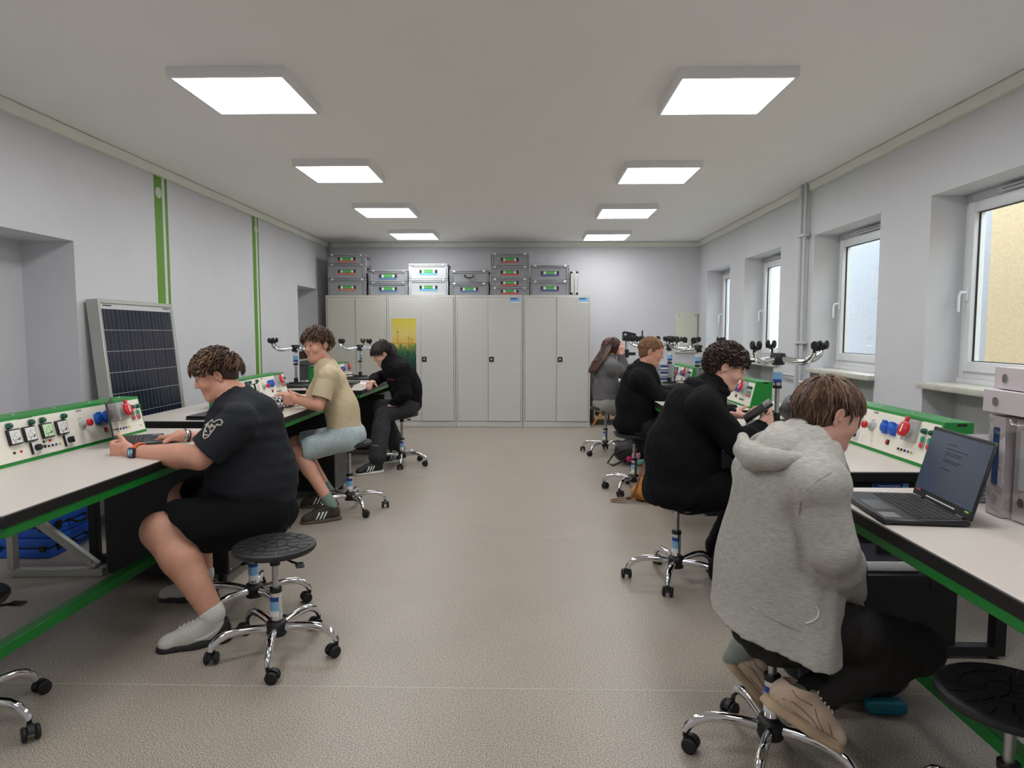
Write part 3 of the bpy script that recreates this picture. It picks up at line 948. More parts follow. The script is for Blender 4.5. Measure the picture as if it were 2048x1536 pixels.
def stool(x, y, h, rz, label, inverted=False, z=0.0, seat_rot=0.0, rnd=None):
    rnd = random.Random(rnd if rnd is not None else int(x * 1000 + y * 77))
    t = thing('swivel_stool', label, 'stool', (x, y, z + (h if inverted else 0)), rz, 'black seated swivel stools with chrome feet')
    if inverted:
        t.rotation_euler = (PI, 0, rz)
    for k in ('seat', 'under', 'lever'):
        link({'under': 'seat_socket'}.get(k, k), SP[k], t, (0, 0, h), (0, 0, seat_rot))
    MB().cyl((0, 0, .28), (0, 0, h - .06), .014, n=14).build('piston_rod', STEEL, t)
    link('gas_cylinder', SP['cyl'], t)
    link('cylinder_ring', SP['ring'], t)
    link('sticker', SP['sticker'], t, None, (0, 0, -1.6 if not inverted else 1.6 - 2 * 0))
    link('hub', SP['hub'], t)
    for k in range(5):
        a = 2 * PI * k / 5
        link('leg', SP['leg'], t, None, (0, 0, a))
        c = link('caster', SP['caster'], t, (.272 * math.cos(a), .272 * math.sin(a), 0), (0, 0, rnd.uniform(0, 2 * PI)))
        link('wheels', SP['wheels'], c)
    return t

# ------------------------------------------------------------------ metal cabinets
CABM = mat('light_grey_sheet_steel', (206, 205, 200), 0.45, noise=(1.5, 0.01))
CABM2 = mat('warm_grey_sheet_steel', (200, 198, 186), 0.45, noise=(1.5, 0.01))
CY = 9.84
def cabinet(x0, x1, label, m, front=CY, split=None, locks=True, swap=False):
    t = thing('metal_cabinet', label, 'cabinet', ((x0 + x1) / 2, front, 0), 0, 'grey metal cabinets along the back wall')
    w = (x1 - x0) / 2 - .002
    H = 1.935
    MB().bb(-w, w, .02, .45, 0.0, H).build('body', m, t)
    MB().bb(-w, -w + .022, 0, .02, .09, H - .03).bb(w - .022, w, 0, .02, .09, H - .03).bb(-w, w, 0, .02, H - .03, H - .0005).bb(-w, w, 0.004, .02, 0, .09).bb(-w + .01, w - .01, -.004, .004, .012, .078).build('front_frame', m, t)
    sp = (split - (x0 + x1) / 2) if split is not None else 0
    for a, b, nm in ((-w + .026, sp - .0015, 0), (sp + .0015, w - .026, 1)):
        d = MB().rbox(a, b, -.006 - .010 * (nm == 1), .019, .096, H - .035, .003, 1).build('door', m, t)
        if nm == 1 and locks:
            g = MB().rbox(a + .012, a + .082, -.0205, -.0155, .965, 1.04, .004, 1).build('lock_plate', BLACKP, d)
            MB().lathe([(.018, 0), (.017, .008), (.008, .010)], 14, Matrix.Translation((a + .047, -.0205, 1.002)) @ Matrix.Rotation(PI / 2, 4, 'X')).build('lock_knob', STEEL, g)
    return t
cabinet(-2.945, -2.055, 'metal cabinet at the wall corner behind the upturned stool, farthest from the windows', CABM2, split=-2.505, locks=False)
c2 = cabinet(-2.052, -1.05, 'metal cabinet with the wind turbine poster on its door', CABM, split=-1.555)
c3 = cabinet(-1.047, -.068, 'metal cabinet under the tall stack of four crates, blue sticker at its top', CABM, split=-.572)
c4 = cabinet(-.064, .915, 'metal cabinet at the end of the row, under the silver case', CABM, split=.425)
for c, x in ((c3, -.185), (c4, .808)):
    x = x - c.location.x
    o = MB().bb(x - .068, x + .068, -.0185, -.016, 1.825, 1.895).build('sticker', STK_LT, c)
    MB().bb(x - .062, x + .03, -.0195, -.0184, 1.872, 1.888).build('sticker_print', STK_DK, o)
    MB().bb(x - .068, x + .068, -.0192, -.0184, 1.815, 1.838).build('sticker_print', STK_WH, o)

# poster with wind turbines over a crop field
def poster_material():
    m = bpy.data.materials.new('turbine_poster_print')
    m.use_nodes = True
    nt = m.node_tree
    b = nt.nodes['Principled BSDF']
    b.inputs['Roughness'].default_value = 0.4
    tc = nt.nodes.new('ShaderNodeTexCoord')
    sp = nt.nodes.new('ShaderNodeSeparateXYZ')
    nt.links.new(tc.outputs['Generated'], sp.inputs[0])
    r = nt.nodes.new('ShaderNodeValToRGB')
    els = [(0.0, (10, 24, 22)), (0.2, (16, 60, 50)), (0.40, (40, 96, 66)), (0.52, (150, 160, 70)), (.555, (196, 150, 60)), (.57, (228, 190, 90)), (.72, (226, 208, 120)), (1.0, (214, 196, 60))]
    r.color_ramp.elements[0].position = els[0][0]; r.color_ramp.elements[0].color = lin(els[0][1])
    r.color_ramp.elements[1].position = 1.0; r.color_ramp.elements[1].color = lin(els[-1][1])
    for p, c in els[1:-1]:
        r.color_ramp.elements.new(p).color = lin(c)
    mp = nt.nodes.new('ShaderNodeMapping')
    mp.inputs['Scale'].default_value = (26, 1, 7)
    nt.links.new(tc.outputs['Generated'], mp.inputs['Vector'])
    n = nt.nodes.new('ShaderNodeTexNoise')
    n.inputs['Scale'].default_value = 1.0
    n.inputs['Detail'].default_value = 3
    nt.links.new(mp.outputs['Vector'], n.inputs['Vector'])
    # leaves: shift the ramp lookup by noise below the horizon
    lt = nt.nodes.new('ShaderNodeMath'); lt.operation = 'LESS_THAN'; lt.inputs[1].default_value = .545
    nt.links.new(sp.outputs['Z'], lt.inputs[0])
    su = nt.nodes.new('ShaderNodeMath'); su.operation = 'SUBTRACT'; su.inputs[1].default_value = .5
    nt.links.new(n.outputs['Fac'], su.inputs[0])
    mu = nt.nodes.new('ShaderNodeMath'); mu.operation = 'MULTIPLY'
    nt.links.new(su.outputs[0], mu.inputs[0]); nt.links.new(lt.outputs[0], mu.inputs[1])
    ad = nt.nodes.new('ShaderNodeMath'); ad.operation = 'MULTIPLY_ADD'; ad.inputs[1].default_value = .55
    nt.links.new(mu.outputs[0], ad.inputs[0]); nt.links.new(sp.outputs['Z'], ad.inputs[2])
    nt.links.new(ad.outputs[0], r.inputs['Fac'])
    nt.links.new(r.outputs['Color'], b.inputs['Base Color'])
    return m
po = thing('turbine_poster', 'tall poster of wind turbines above a green crop field on the cabinet door', 'poster', (-1.803, CY - .0065, .786))
MB().bb(-.178, .178, -.002, 0, 0, .81).build('print', poster_material(), po)
TURB = mat('turbine_print', (108, 82, 40), 0.5)
def turbine(x, z0, zh, r, a0):
    g = MB().prism([(x - .004, z0), (x + .004, z0), (x + .002, zh), (x - .002, zh)], .0, .0006, Matrix(((1, 0, 0, 0), (0, 0, -1, -.002), (0, 1, 0, 0), (0, 0, 0, 1))))
    for k in range(3):
        a = a0 + k * 2 * PI / 3
        c, s = math.cos(a), math.sin(a)
        g.prism([(x - s * .003, zh + c * .003), (x + s * .003, zh - c * .003), (x + c * r, zh + s * r)], 0, .0006, Matrix(((1, 0, 0, 0), (0, 0, -1, -.002), (0, 1, 0, 0), (0, 0, 0, 1))))
    g.build('turbine_image', TURB, po)
turbine(-.09, .46, .62, .085, 1.9)
turbine(.07, .46, .535, .05, 1.6)
turbine(.115, .46, .51, .035, 1.1)

# ------------------------------------------------------------------ crates on the cabinets
CRG = mat('crate_grey', (150, 152, 156), 0.5, noise=(5, .03))
CRL = mat('crate_light_grey', (196, 198, 202), 0.5, noise=(5, .02))
STRIPE = {'orange': mat('orange_print', (206, 120, 96), .5), 'blue': mat('blue_print', (96, 130, 180), .5), 'sky': mat('sky_print', (110, 190, 230), .5), 'red': mat('red_print', (200, 90, 96), .5), 'violet': mat('violet_print', (92, 88, 150), .5)}
GREENL = mat('green_print', (76, 160, 76), .5)
CLIPM = mat('dark_print', (48, 50, 48), .5)
SILV = mat('clasp_metal', (225, 226, 228), .25, .8)
def crate(x0, x1, z0, z1, col, label, m=CRG, handle=False, y0=9.87, depth=.40):
    t = thing('storage_crate', label, 'crate', ((x0 + x1) / 2, y0, z0), 0, 'lidded grey crates on the cabinets')
    w, h = (x1 - x0) / 2 - .003, z1 - z0 - .002
    MB().rbox(-w + .012, w - .012, .012, depth - .012, 0, h - .034, .006, 1).build('body', m, t)
    lid = MB().rbox(-w, w, 0, depth, h - .022, h - .002, .005, 1).build('lid', m, t)
    MB().rbox(-w + .002, w - .002, .002, depth - .002, h - .044, h - .026, .004, 1).build('rim', m, t)
    for sx in (-1, 1):
        MB().rbox(sx * (w - .035) - .01, sx * (w - .035) + .01, .002, .014, .004, h - .044, .003, 1).build('corner_rib', m, t)
        MB().rbox(sx * (w - .008) - .008, sx * (w - .008) + .008, .003, .02, .004, h - .044, .003, 1).build('corner_rib', m, t)
        MB().rbox(sx * w * .76 - .018, sx * w * .76 + .018, -.006, .03, h - .03, h + .0005, .003, 1).build('clasp', SILV, lid)
        # side hand hold
        MB().bb(sx * (w - .012) - .003, sx * (w - .012) + .003, depth * .3, depth * .7, h * .55, h * .8).build('hand_hold', BLACKP, t)
    zc = h * .47 if not handle else h * .42
    if handle:
        MB().tube([(-.06, .012, zc + .03), (-.062, -.015, zc + .028), (-.055, -.022, zc + .004), (-.03, -.024, zc - .008), (.03, -.024, zc - .008), (.055, -.022, zc + .004), (.062, -.015, zc + .028), (.06, .012, zc + .03)], .009, 8).build('handle', BLACKP, t)
    else:
        lb = MB().bb(-.13, .13, .009, .0125, zc - .045, zc - .018).build('label_stripe', STRIPE[col], t)
        MB().bb(-.065, .065, .008, .0125, zc - .018, zc + .03).build('label_print', GREENL, t)
        MB().bb(-.06, .06, .0072, .0082, zc - .002, zc + .004).build('label_line', mat('pale_green_print', (140, 220, 130), .5), t)
        for sx in (-1, 1):
            MB().rbox(sx * .112 - .018, sx * .112 + .018, .004, .0125, zc - .018, zc + .028, .003, 1).build('handle_bracket', CLIPM, t)
            MB().bb(sx * .08 - .016, sx * .08 + .016, .006, .0125, zc - .016, zc + .016).build('label_patch', STK_WH, t)
    return t
ZT = 1.9355
S = 'crate with the %s striped label'
crate(-2.918, -2.35, ZT, 2.178, 'orange', 'bottom crate of the stack of three at the wall corner')
crate(-2.916, -2.352, 2.178, 2.394, 'orange', 'middle crate of the stack of three at the wall corner')
crate(-2.914, -2.354, 2.394, 2.531, 'orange', 'shallow top crate of the stack of three at the wall corner')
crate(-2.324, -1.742, ZT, 2.129, 'blue', 'lower crate under the low crate between corner stack and light crates')
crate(-2.322, -1.742, 2.129, 2.303, 'blue', 'upper low crate between the corner stack and the light grey crates')
crate(-1.735, -1.152, ZT, 2.171, 'sky', 'lower of the two light grey crates with sky blue stripe', CRL)
crate(-1.733, -1.154, 2.171, 2.392, 'sky', 'upper of the two light grey crates with sky blue stripe', CRL)
crate(-1.135, -.563, ZT, 2.117, 'blue', 'lower crate beneath the crate with the black handle')
crate(-1.137, -.561, 2.117, 2.296, 'blue', 'crate with a plain black carrying handle', handle=True)
crate(-.546, .026, ZT, 2.053, 'red', 'bottom flat crate of the tallest stack of four')
crate(-.546, .026, 2.053, 2.179, 'red', 'second flat crate from the bottom of the stack of four')
crate(-.546, .026, 2.179, 2.357, 'red', 'third crate from the bottom of the stack of four')
crate(-.545, .027, 2.357, 2.541, 'red', 'top crate of the tallest stack of four, closest to the ceiling')
crate(.037, .611, ZT, 2.146, 'violet', 'lower crate with violet marks beside the silver case')
crate(.038, .612, 2.146, 2.372, 'violet', 'upper crate with violet marks beside the silver case')
t = thing('silver_case', 'narrow silver aluminium case standing upright on the last cabinet', 'case', (.675, 9.86, ZT))
MB().rbox(-.053, .0, 0, .36, .004, .338, .006, 1).rbox(.002, .055, 0, .36, .004, .338, .006, 1).build('shell', ALU, t)
for x in (-.038, .04):
    for z in (.02, .322):
        for y in (.012, .348):
            MB().ball((x, y, z), .021, 10, 6).build('corner_cap', BLACKP, t)
MB().bb(-.002, .004, -.003, .362, .002, .34).build('seam_profile', STEEL, t)
# ------------------------------------------------------------------ stools on the floor
ST = [(-1.097, 2.845, .485, -1.35, 'empty stool in front, beside the white and grey sneaker', .2),
      (-1.37, 3.27, .50, -.75, 'stool carrying the person in the dark grey shirt', 0),
      (-1.40, 5.22, .55, -.95, 'stool carrying the person in the beige shirt', .7),
      (-1.32, 7.02, .555, -1.45, 'stool carrying the person with the black fringe in dark jeans', 0),
      (.905, 7.78, .545, -2.3, 'stool carrying the long haired person, by the wire shelf', 0),
      (.945, 5.92, .515, -2.2, 'stool carrying the short haired person, near the tan backpack', 0),
      (.84, 3.74, .50, -1.95, 'stool carrying the curly haired person', 0),
      (.80, 2.14, .50, -2.05, 'stool under the person in the grey hoodie', 2.2),
      (-1.99, 2.21, .49, -.05, 'stool cut by the picture edge beside the near bench, only casters in view', 0),
      (1.25, 1.70, .475, .5, 'dark stool in the corner of the picture under the bench with the laptop', .4)]
for x, y, h, rz, lab, sr in ST:
    stool(x, y, h, rz, lab, seat_rot=sr)
# upturned stools standing on the benches
UT = [(-2.45, 7.08, .52, .3, 'upturned stool behind the head of the person in the beige shirt'),
      (-2.05, 8.22, .50, 2.9, 'upturned stool on the far bench in front of the fringed person\'s face'),
      (1.505, 4.09, .53, .1, 'upturned stool on the bench nearest the window with the handle, beside the black bag'),
      (1.66, 6.62, .53, .5, 'upturned stool just beyond the curly hair, second along the window side'),
      (1.52, 7.25, .53, 1.0, 'upturned stool in the cluster, with its stem before the cream board'),
      (1.50, 8.20, .53, .2, 'upturned stool in the cluster, just beyond the grey parts drawers'),
      (1.62, 8.62, .53, .8, 'upturned stool farthest along the window side, behind the short haired head')]
for x, y, h, rz, lab in UT:
    stool(x, y, h, rz, lab, True, TZ)
# ------------------------------------------------------------------ solar panel leaning on the left wall
CELL = mat('solar_cell', (16, 22, 44), .22, noise=(60, .35), spec=.6)
BUS = mat('busbar', (120, 126, 140), .35, .4)
BACKS = mat('panel_backsheet', (205, 208, 208), .4)
PW, PH, PT = .995, 1.64, .085
t = thing('solar_panel', 'large dark blue solar panel in a silver frame leaning on the wall', 'solar panel', (-2.85, 5.655, 0))
lean = math.atan2(.145, 1.635)
# local: x thickness (front at 0, back at −PT), y 0..−PW, z up; then leaned back
t.rotation_euler = (0, -lean, 0)
for nm, a, b, c, d in (('frame_side', -PW, -PW + .03, 0, PH), ('frame_side', -.03, 0, 0, PH), ('frame_end', -PW + .03, -.03, 0, .03), ('frame_end', -PW + .03, -.03, PH - .03, PH)):
    MB().rbox(-PT, .003, a, b, c, d, .003, 1).build(nm, ALUP, t)
bk = MB().bb(-.012, -.006, -PW + .03, -.03, .03, PH - .03).build('backsheet', BACKS, t)
cw = .148
c = MB().use(CELL).bb(0, .003, -cw / 2, cw / 2, -cw / 2, cw / 2).use(BUS)
for q in (-.048, 0, .048):
    c.bb(.003, .0035, q - .0012, q + .0012, -cw / 2, cw / 2)
cell = c.mesh('solar_cell')
for i in range(6):
    for j in range(10):
        link('solar_cell', cell, bk, (-.006, -PW / 2 + (i - 2.5) * .1525, PH / 2 + (j - 4.5) * .1525 - .01))
MB().bb(-.0045, -.004, -PW + .06, -PW + .16, PH - .048, PH - .040).bb(-.0045, -.004, -.15, -.05, PH - .048, PH - .040).build('printed_mark', INK, t)

# blue tool cases in the niche, aluminium bracket
CASEB = mat('blue_case', (32, 92, 200), .4, bump=(50, .2, .004))
def blue_case(z0, h, lab):
    t = thing('blue_case', lab, 'case', (-2.95, 4.27, z0), 0, 'blue cases in the wall niche')
    MB().rbox(-.36, 0, -.26, .26, 0, h * .5 - .002, .012, 2).build('lower_shell', CASEB, t)
    MB().rbox(-.36, 0, -.26, .26, h * .5 + .002, h, .012, 2).build('lid', CASEB, t)
    MB().bb(-.355, -.003, -.255, .255, h * .5 - .003, h * .5 + .003).build('seam', BLACKP, t)
    for k in range(6):
        z = .02 + k * (h - .04) / 5
        if abs(z - h / 2) > .012:
            MB().bb(0, .0015, -.235, .235, z - .002, z + .002).build('rib', CASEB, t)
    for y in (-.17, .17):
        MB().rbox(0, .012, y - .022, y + .022, h * .30, h * .74, .003, 1).build('latch', BLACKP, t)
    MB().tube([(0, -.075, h * .55), (.025, -.072, h * .53), (.038, -.055, h * .40), (.04, 0, h * .36), (.038, .055, h * .40), (.025, .072, h * .53), (0, .075, h * .55)], .009, 8).build('handle', BLACKP, t)
    for x in (-.32, -.04):
        MB().rbox(x - .02, x + .02, -.27, -.26, h * .35, h * .65, .003, 1).build('hinge', BLACKP, t)
blue_case(0.0, .128, 'lower blue plastic case on the floor beyond the near bench')
blue_case(.129, .128, 'upper blue plastic case stacked beyond the near bench')
t = thing('mounting_bracket', 'triangular aluminium bracket standing behind the near bench', 'bracket', (-2.75, 3.72, 0))
def beam(a, b, w, nm):
    a, b = Vector(a), Vector(b)
    d = (b - a).normalized()
    M = Matrix.Translation((a + b) / 2) @ d.to_track_quat('X', 'Z').to_matrix().to_4x4()
    L = (b - a).length / 2
    MB().rbox(-L, L, -w / 2, w / 2, -w / 2, w / 2, .003, 1, M).build(nm, ALUP, t)
beam((-.20, 0, .0225), (.31, .03, .0225), .045, 'floor_beam')
beam((-.20, 0, .44), (.27, .03, .055), .042, 'diagonal_beam')
beam((-.20, 0, .045), (-.20, 0, .46), .042, 'upright_beam')
for x, z in ((.25, .05), (.25, .085), (-.18, .40)):
    MB().lathe([(.009, 0), (.008, .005), (.002, .006)], 8, Matrix.Translation((x, -.002, z)) @ Matrix.Rotation(PI / 2, 4, 'X')).build('bolt', STEEL, t)

# ------------------------------------------------------------------ laptops
KEY = mat('key_black', (28, 28, 30), .5)
LAPB = mat('laptop_black', (22, 22, 25), .4)
LAPS = mat('laptop_silver', (190, 192, 196), .3, .7)
SCR_OFF = mat('screen_glass', (30, 32, 36), .08)
SCR_DIM = mat('screen_dim', (44, 50, 62), .15, emit=((64, 74, 92), .3))
def laptop(loc, rz, w, d, ang, label, body=LAPB, scr=SCR_OFF, lid_h=None, keys=True, bar=False):
    """local: user sits at −x, hinge at +d/2 side; ang = opening angle, 0 closed"""
    t = thing('laptop', label, 'laptop', loc, rz)
    MB().rbox(-d / 2, d / 2, -w / 2, w / 2, .003, .018, .004, 1).build('base', body, t)
    for x in (-d / 2 + .02, d / 2 - .02):
        MB().bb(x - .008, x + .008, -w / 2 + .03, w / 2 - .03, 0, .003).build('foot', RUBBER, t)
    if keys and ang:
        kb = MB()
        for r in range(6):
            n = 15
            for k in range(n):
                x = d * .38 - r * d * .085
                y = -w * .44 + (k + .5) * w * .88 / n
                kb.bb(x - d * .035, x + d * .035, y - w * .025, y + w * .025, .018, .0195)
        kb.build('keyboard', KEY, t)
        MB().bb(-d * .42, -d * .17, -w * .17, w * .17, .018, .0184).build('touchpad', mat('touchpad', (44, 44, 48), .3), t)
        st = MB().bb(-d * .44, -d * .24, -w * .42, -w * .26, .018, .0184).build('sticker', mat('laptop_sticker', (120, 120, 124), .4), t)
    lid_h = lid_h or d
    # lid hinged at x = d/2, swung up by ang from closed
    a = ang
    M = Matrix.Translation((d / 2 - .004, 0, .019)) @ Matrix.Rotation(a, 4, 'Y')
    lid = MB().rbox(-lid_h, 0, -w / 2, w / 2, .0, .008, .003, 1, M).build('lid', body, t)
    MB().bb(-lid_h + .012, -.028, -w / 2 + .008, w / 2 - .008, -.0012, .0005, M).build('screen', scr, lid)
    for y in (-w * .35, w * .35):
        MB().cyl((d / 2 - .004, y - .02, .016), (d / 2 - .004, y + .02, .016), .007, n=10).build('hinge', BLACKP, t)
    return t, M, lid
# P: dark screen turned to the person with the orange watch (user at +x)
laptop((-2.05, 3.50, TZ), PI + .48, .31, .215, 1.72, 'slim open laptop gripped by the person with the orange watch', mat('laptop_grey', (70, 72, 76), .3, .5))
t, M, lid = laptop((-2.13, 4.55, TZ), PI, .36, .25, 0, 'closed black laptop with a pale blue sheet at the near end of the bench')
MB().bb(-.07, .05, -.16, -.02, .0275, .0282).build('sheet', STK_LT, t)
t, M, lid = laptop((1.213, 2.19, TZ), -.10, .37, .245, 1.83, 'big open black gaming style laptop with a dim text page on screen', LAPB, SCR_DIM)
tx = MB()
rs = random.Random(3)
for r, (x0, n_) in enumerate(((.20, 5), (.185, 12), (.172, 9), (.165, 8), (.148, 10), (.142, 8), (.118, 5))):
    y = .06
    for k in range(n_):
        l = rs.uniform(.004, .012)
        tx.bb(-x0 - .0012, -x0 + .0012, y - l, y, -.002, -.0011, M)
        y -= l + .003
tx = tx.build('page_text', mat('page_text', (22, 26, 36), .5), lid)
tx['kind'] = 'stuff'
MB().bb(-.015, -.011, -.09, .09, -.002, .0, M).build('hinge_bar', WHITEP, lid)
MB().bb(-.026, -.018, .135, .165, -.002, .0, M).build('badge', mat('red_badge', (150, 60, 60), .5), lid)
MB().bb(-.024, -.019, -.165, -.145, -.002, .0, M).build('badge', mat('green_badge', (150, 210, 60), .5), lid)
laptop((1.80, 2.36, TZ), 2.6, .34, .24, 1.2, 'second black laptop half open behind the binders')
laptop((1.20, 3.86, TZ), 0, .33, .23, 0, 'closed silver laptop in front of the curly haired person', LAPS)
laptop((1.42, 6.15, TZ), 0, .34, .24, 1.9, 'open black laptop in front of the short haired person')
laptop((1.48, 5.32, TZ), 0, .34, .24, 0, 'closed black laptop at the foot of the console beyond the phone')
laptop((-2.02, 7.45, TZ), PI, .34, .24, 0, 'closed black laptop under the hand of the fringed person')
laptop((-1.94, 6.87, TZ), PI, .32, .22, 0, 'closed black laptop at the near end of the far bench')
# sheets of paper
for x, y, r, lab in ((-1.86, 7.62, .2, 'white sheet of paper at the edge of the far bench'), (1.45, 3.55, .3, 'white sheet of paper under the curly haired person\'s hands'), (-2.05, 7.86, 0, 'white sheet of paper beneath the upturned stool on the far bench')):
    p = thing('paper_sheet', lab, 'paper', (x, y, TZ), r)
    MB().bb(-.105, .105, -.148, .148, 0, .001).build('sheet', PAPER, p)

# checkered pencil case and small box in front of the person in beige
def checker_mat():
    m = bpy.data.materials.new('checkered_cloth')
    m.use_nodes = True
    nt = m.node_tree
    tc = nt.nodes.new('ShaderNodeTexCoord')
    ck = nt.nodes.new('ShaderNodeTexChecker')
    ck.inputs['Scale'].default_value = 42
    ck.inputs['Color1'].default_value = lin((20, 20, 24))
    ck.inputs['Color2'].default_value = lin((232, 232, 236))
    nt.links.new(tc.outputs['Object'], ck.inputs['Vector'])
    nt.links.new(ck.outputs['Color'], nt.nodes['Principled BSDF'].inputs['Base Color'])
    nt.nodes['Principled BSDF'].inputs['Roughness'].default_value = .8
    return m
t = thing('pencil_case', 'black and white checkered pencil case between the hands on the bench', 'pencil case', (-1.90, 5.06, TZ))
S = Soft(); S.cap((-.10, -.10, .042), (.06, .12, .042), .042, .040, k=.01); S.disp(wr(30, 5), .004); S.plane((0, 0, 0.001), (0, 0, -1), k=.004)
link('pouch', S.mesh('pouch', checker_mat(), .006), t)
MB().tube([(-.10, -.10, .086), (-.02, .01, .088), (.06, .12, .084)], .004, 6).build('zip', STEEL, t)
t = thing('black_pouch', 'black pouch lying below the checkered pencil case', 'pouch', (-1.86, 4.84, TZ))
S = Soft(); S.rbox((0, 0, .022), (.075, .05, .022), .018); S.disp(wr(40, 6), .003)
link('pouch', S.mesh('pouch', mat('black_nylon', (26, 26, 28), .45), .005), t)
MB().tube([(-.06, 0, .046), (.06, .0, .046)], .003, 6).build('zip', STEEL, t)
# adapter with cable on the far bench
t = thing('power_adapter', 'black adapter with a looping cable on the far bench', 'adapter', (-2.19, 6.79, TZ))
MB().rbox(-.05, .05, -.035, .035, 0, .03, .006, 2).build('brick', BLACKP, t)
MB().tube([(0, .035, .015), (.0, .10, .04), (-.04, .16, .08), (-.10, .12, .09), (-.12, .05, .05), (-.10, 0, .01)], .004, 6).build('cable', BLACKP, t)

# shelf with dark boxes in the far niche
t = thing('niche_shelf', 'grey metal shelf in the far wall niche', 'shelf', (-3.29, 9.53, 0))
for z in (.30, .70, 1.0):
    MB().bb(-.15, .15, -.40, .40, z, z + .02).build('board', GREYP, t)
for x in (-.15, .13):
    for y in (-.40, .38):
        MB().bb(x, x + .02, y, y + .02, 0, 1.02).build('upright', GREYP, t)
DKR = mat('dark_red_box', (60, 24, 28), .5)
for z0, h, m_, lab, L in ((1.02, .16, DKR, 'dark red box on top of the niche shelf', .30), (.72, .2, mat('dark_grey_box', (70, 70, 74), .5), 'dark grey box on the middle of the niche shelf', .28), (.32, .2, DKR, 'dark red box low on the niche shelf', .28)):
    b = thing('storage_box', lab, 'box', (-3.29, 9.50, z0))
    MB().rbox(-.12, .12, -L, L, 0, h - .03, .005, 1).build('body', m_, b)
    MB().rbox(-.125, .125, -L - .005, L + .005, h - .032, h, .005, 1).build('lid', m_, b)

# ------------------------------------------------------------------ right side: binders, wrapped papers
BIND = mat('binder_board', (206, 196, 200), .6)
BINDE = mat('binder_edge', (150, 146, 150), .5)
PAGES = mat('page_block', (150, 146, 152), .8, bump=(300, .5, .002))
WRAP = bpy.data.materials.new('clear_plastic_wrap'); WRAP.use_nodes = True
nt = WRAP.node_tree; nt.nodes.clear()
_o = nt.nodes.new('ShaderNodeOutputMaterial'); _m = nt.nodes.new('ShaderNodeMixShader'); _m.inputs[0].default_value = .22
_t = nt.nodes.new('ShaderNodeBsdfTransparent'); _g = nt.nodes.new('ShaderNodeBsdfGlossy'); _g.inputs['Roughness'].default_value = .12
nt.links.new(_t.outputs[0], _m.inputs[1]); nt.links.new(_g.outputs[0], _m.inputs[2]); nt.links.new(_m.outputs[0], _o.inputs['Surface'])
def binder(name_loc, rot, label, th=.075, lying=False):
    t = thing('ring_binder', label, 'binder', name_loc, 0, 'ring binders at the laptop bench')
    t.rotation_euler = rot
    # spine at −x, covers in xz, thickness along y
    MB().rbox(-.145, -.141, -th / 2, th / 2, 0, .315, .0015, 1).build('spine', BIND, t)
    for y in (-th / 2, th / 2 - .003):
        MB().rbox(-.143, .145, y, y + .003, 0, .315, .001, 1).build('cover', BIND, t)
    MB().bb(-.10, .12, -th * .25, th * .25, .01, .30).build('pages', PAGES, t)
    MB().lathe([(.014, 0), (.014, .003), (.009, .003)], 16, Matrix.Translation((-.145, 0, .06)) @ Matrix.Rotation(-PI / 2, 4, 'Y')).build('finger_ring', STEEL, t)
    return t
blueb = mat('blue_folder', (30, 70, 120), .4)
for k, (x, y, lab) in enumerate(((1.62, 2.13, 'first upright binder inside the clear wrap, next to the laptop screen'), (1.64, 2.045, 'second upright binder inside the clear wrap'), (1.66, 1.96, 'third upright binder inside the clear wrap, at the picture edge'))):
    b = binder((x, y, TZ + .002), (0, 0, -.05 + .05 * k), lab)
    MB().bb(-.1465, -.145, -.014, .014, .10, .28).build('spine_label', blueb if k != 1 else STK_WH, b)
b = thing('plastic_wrap', 'crinkled clear plastic wrap around the upright binders', 'plastic wrap', (1.64, 2.045, TZ))
S = Soft(); S.rbox((0, 0, .162), (.165, .145, .162), .02); S.disp(wr(70, 9), .006)
link('film', S.mesh('film', WRAP, .010), b)
binder((1.60, 2.18, TZ + .365), (PI / 2, 0, 0), 'lower of the two pale binders lying on the wrapped stack', .07)
binder((1.63, 2.16, TZ + .437), (PI / 2, 0, -.12), 'top pale binder lying on the wrapped stack', .068)
t = thing('paper_stack', 'grey stack of wrapped papers behind the laptop screen', 'paper stack', (1.60, 2.36, TZ))
rs = random.Random(5)
for k in range(9):
    a = rs.uniform(-.008, .008); c_ = rs.uniform(-.008, .008)
    MB().rbox(-.10 + a, .10 + a, -.075 + c_, .075 + c_, k * .024 + .001, k * .024 + .024, .004, 1).build('bundle', PAGES, t)

# distribution box on a black case under the second right bench
t = thing('flight_case', 'black equipment case with a latch under the bench end', 'case', (1.63, 3.02, 0))
MB().rbox(-.21, .22, -.16, .16, .01, .362, .006, 1).build('body', BLACKM, t)
MB().rbox(.10, .15, -.168, -.16, .30, .35, .003, 1).build('latch', BLACKP, t)
for x in (-.18, .19):
    for y in (-.13, .13):
        MB().cyl((x, y, 0), (x, y, .012), .02, n=10).build('foot', RUBBER, t)
t = thing('distribution_box', 'white fuse box with a smoky window standing on the black case', 'fuse box', (1.53, 2.98, .363))
MB().rbox(-.15, .18, -.09, .12, 0, .045, .01, 2).rbox(-.15, .18, -.09, .12, .15, .20, .01, 2).rbox(-.15, .18, -.02, .12, .04, .155, .004, 1).build('housing', WHITEP, t)
MB().rbox(-.145, .175, -.085, -.02, .046, .149, .006, 1).build('window', mat('smoky_window', (92, 88, 104), .12), t)
for k in range(3):
    MB().rbox(-.02 + k * .035, .01 + k * .035, -.092, -.084, .08, .12, .002, 1).build('breaker', BLACKP, t)

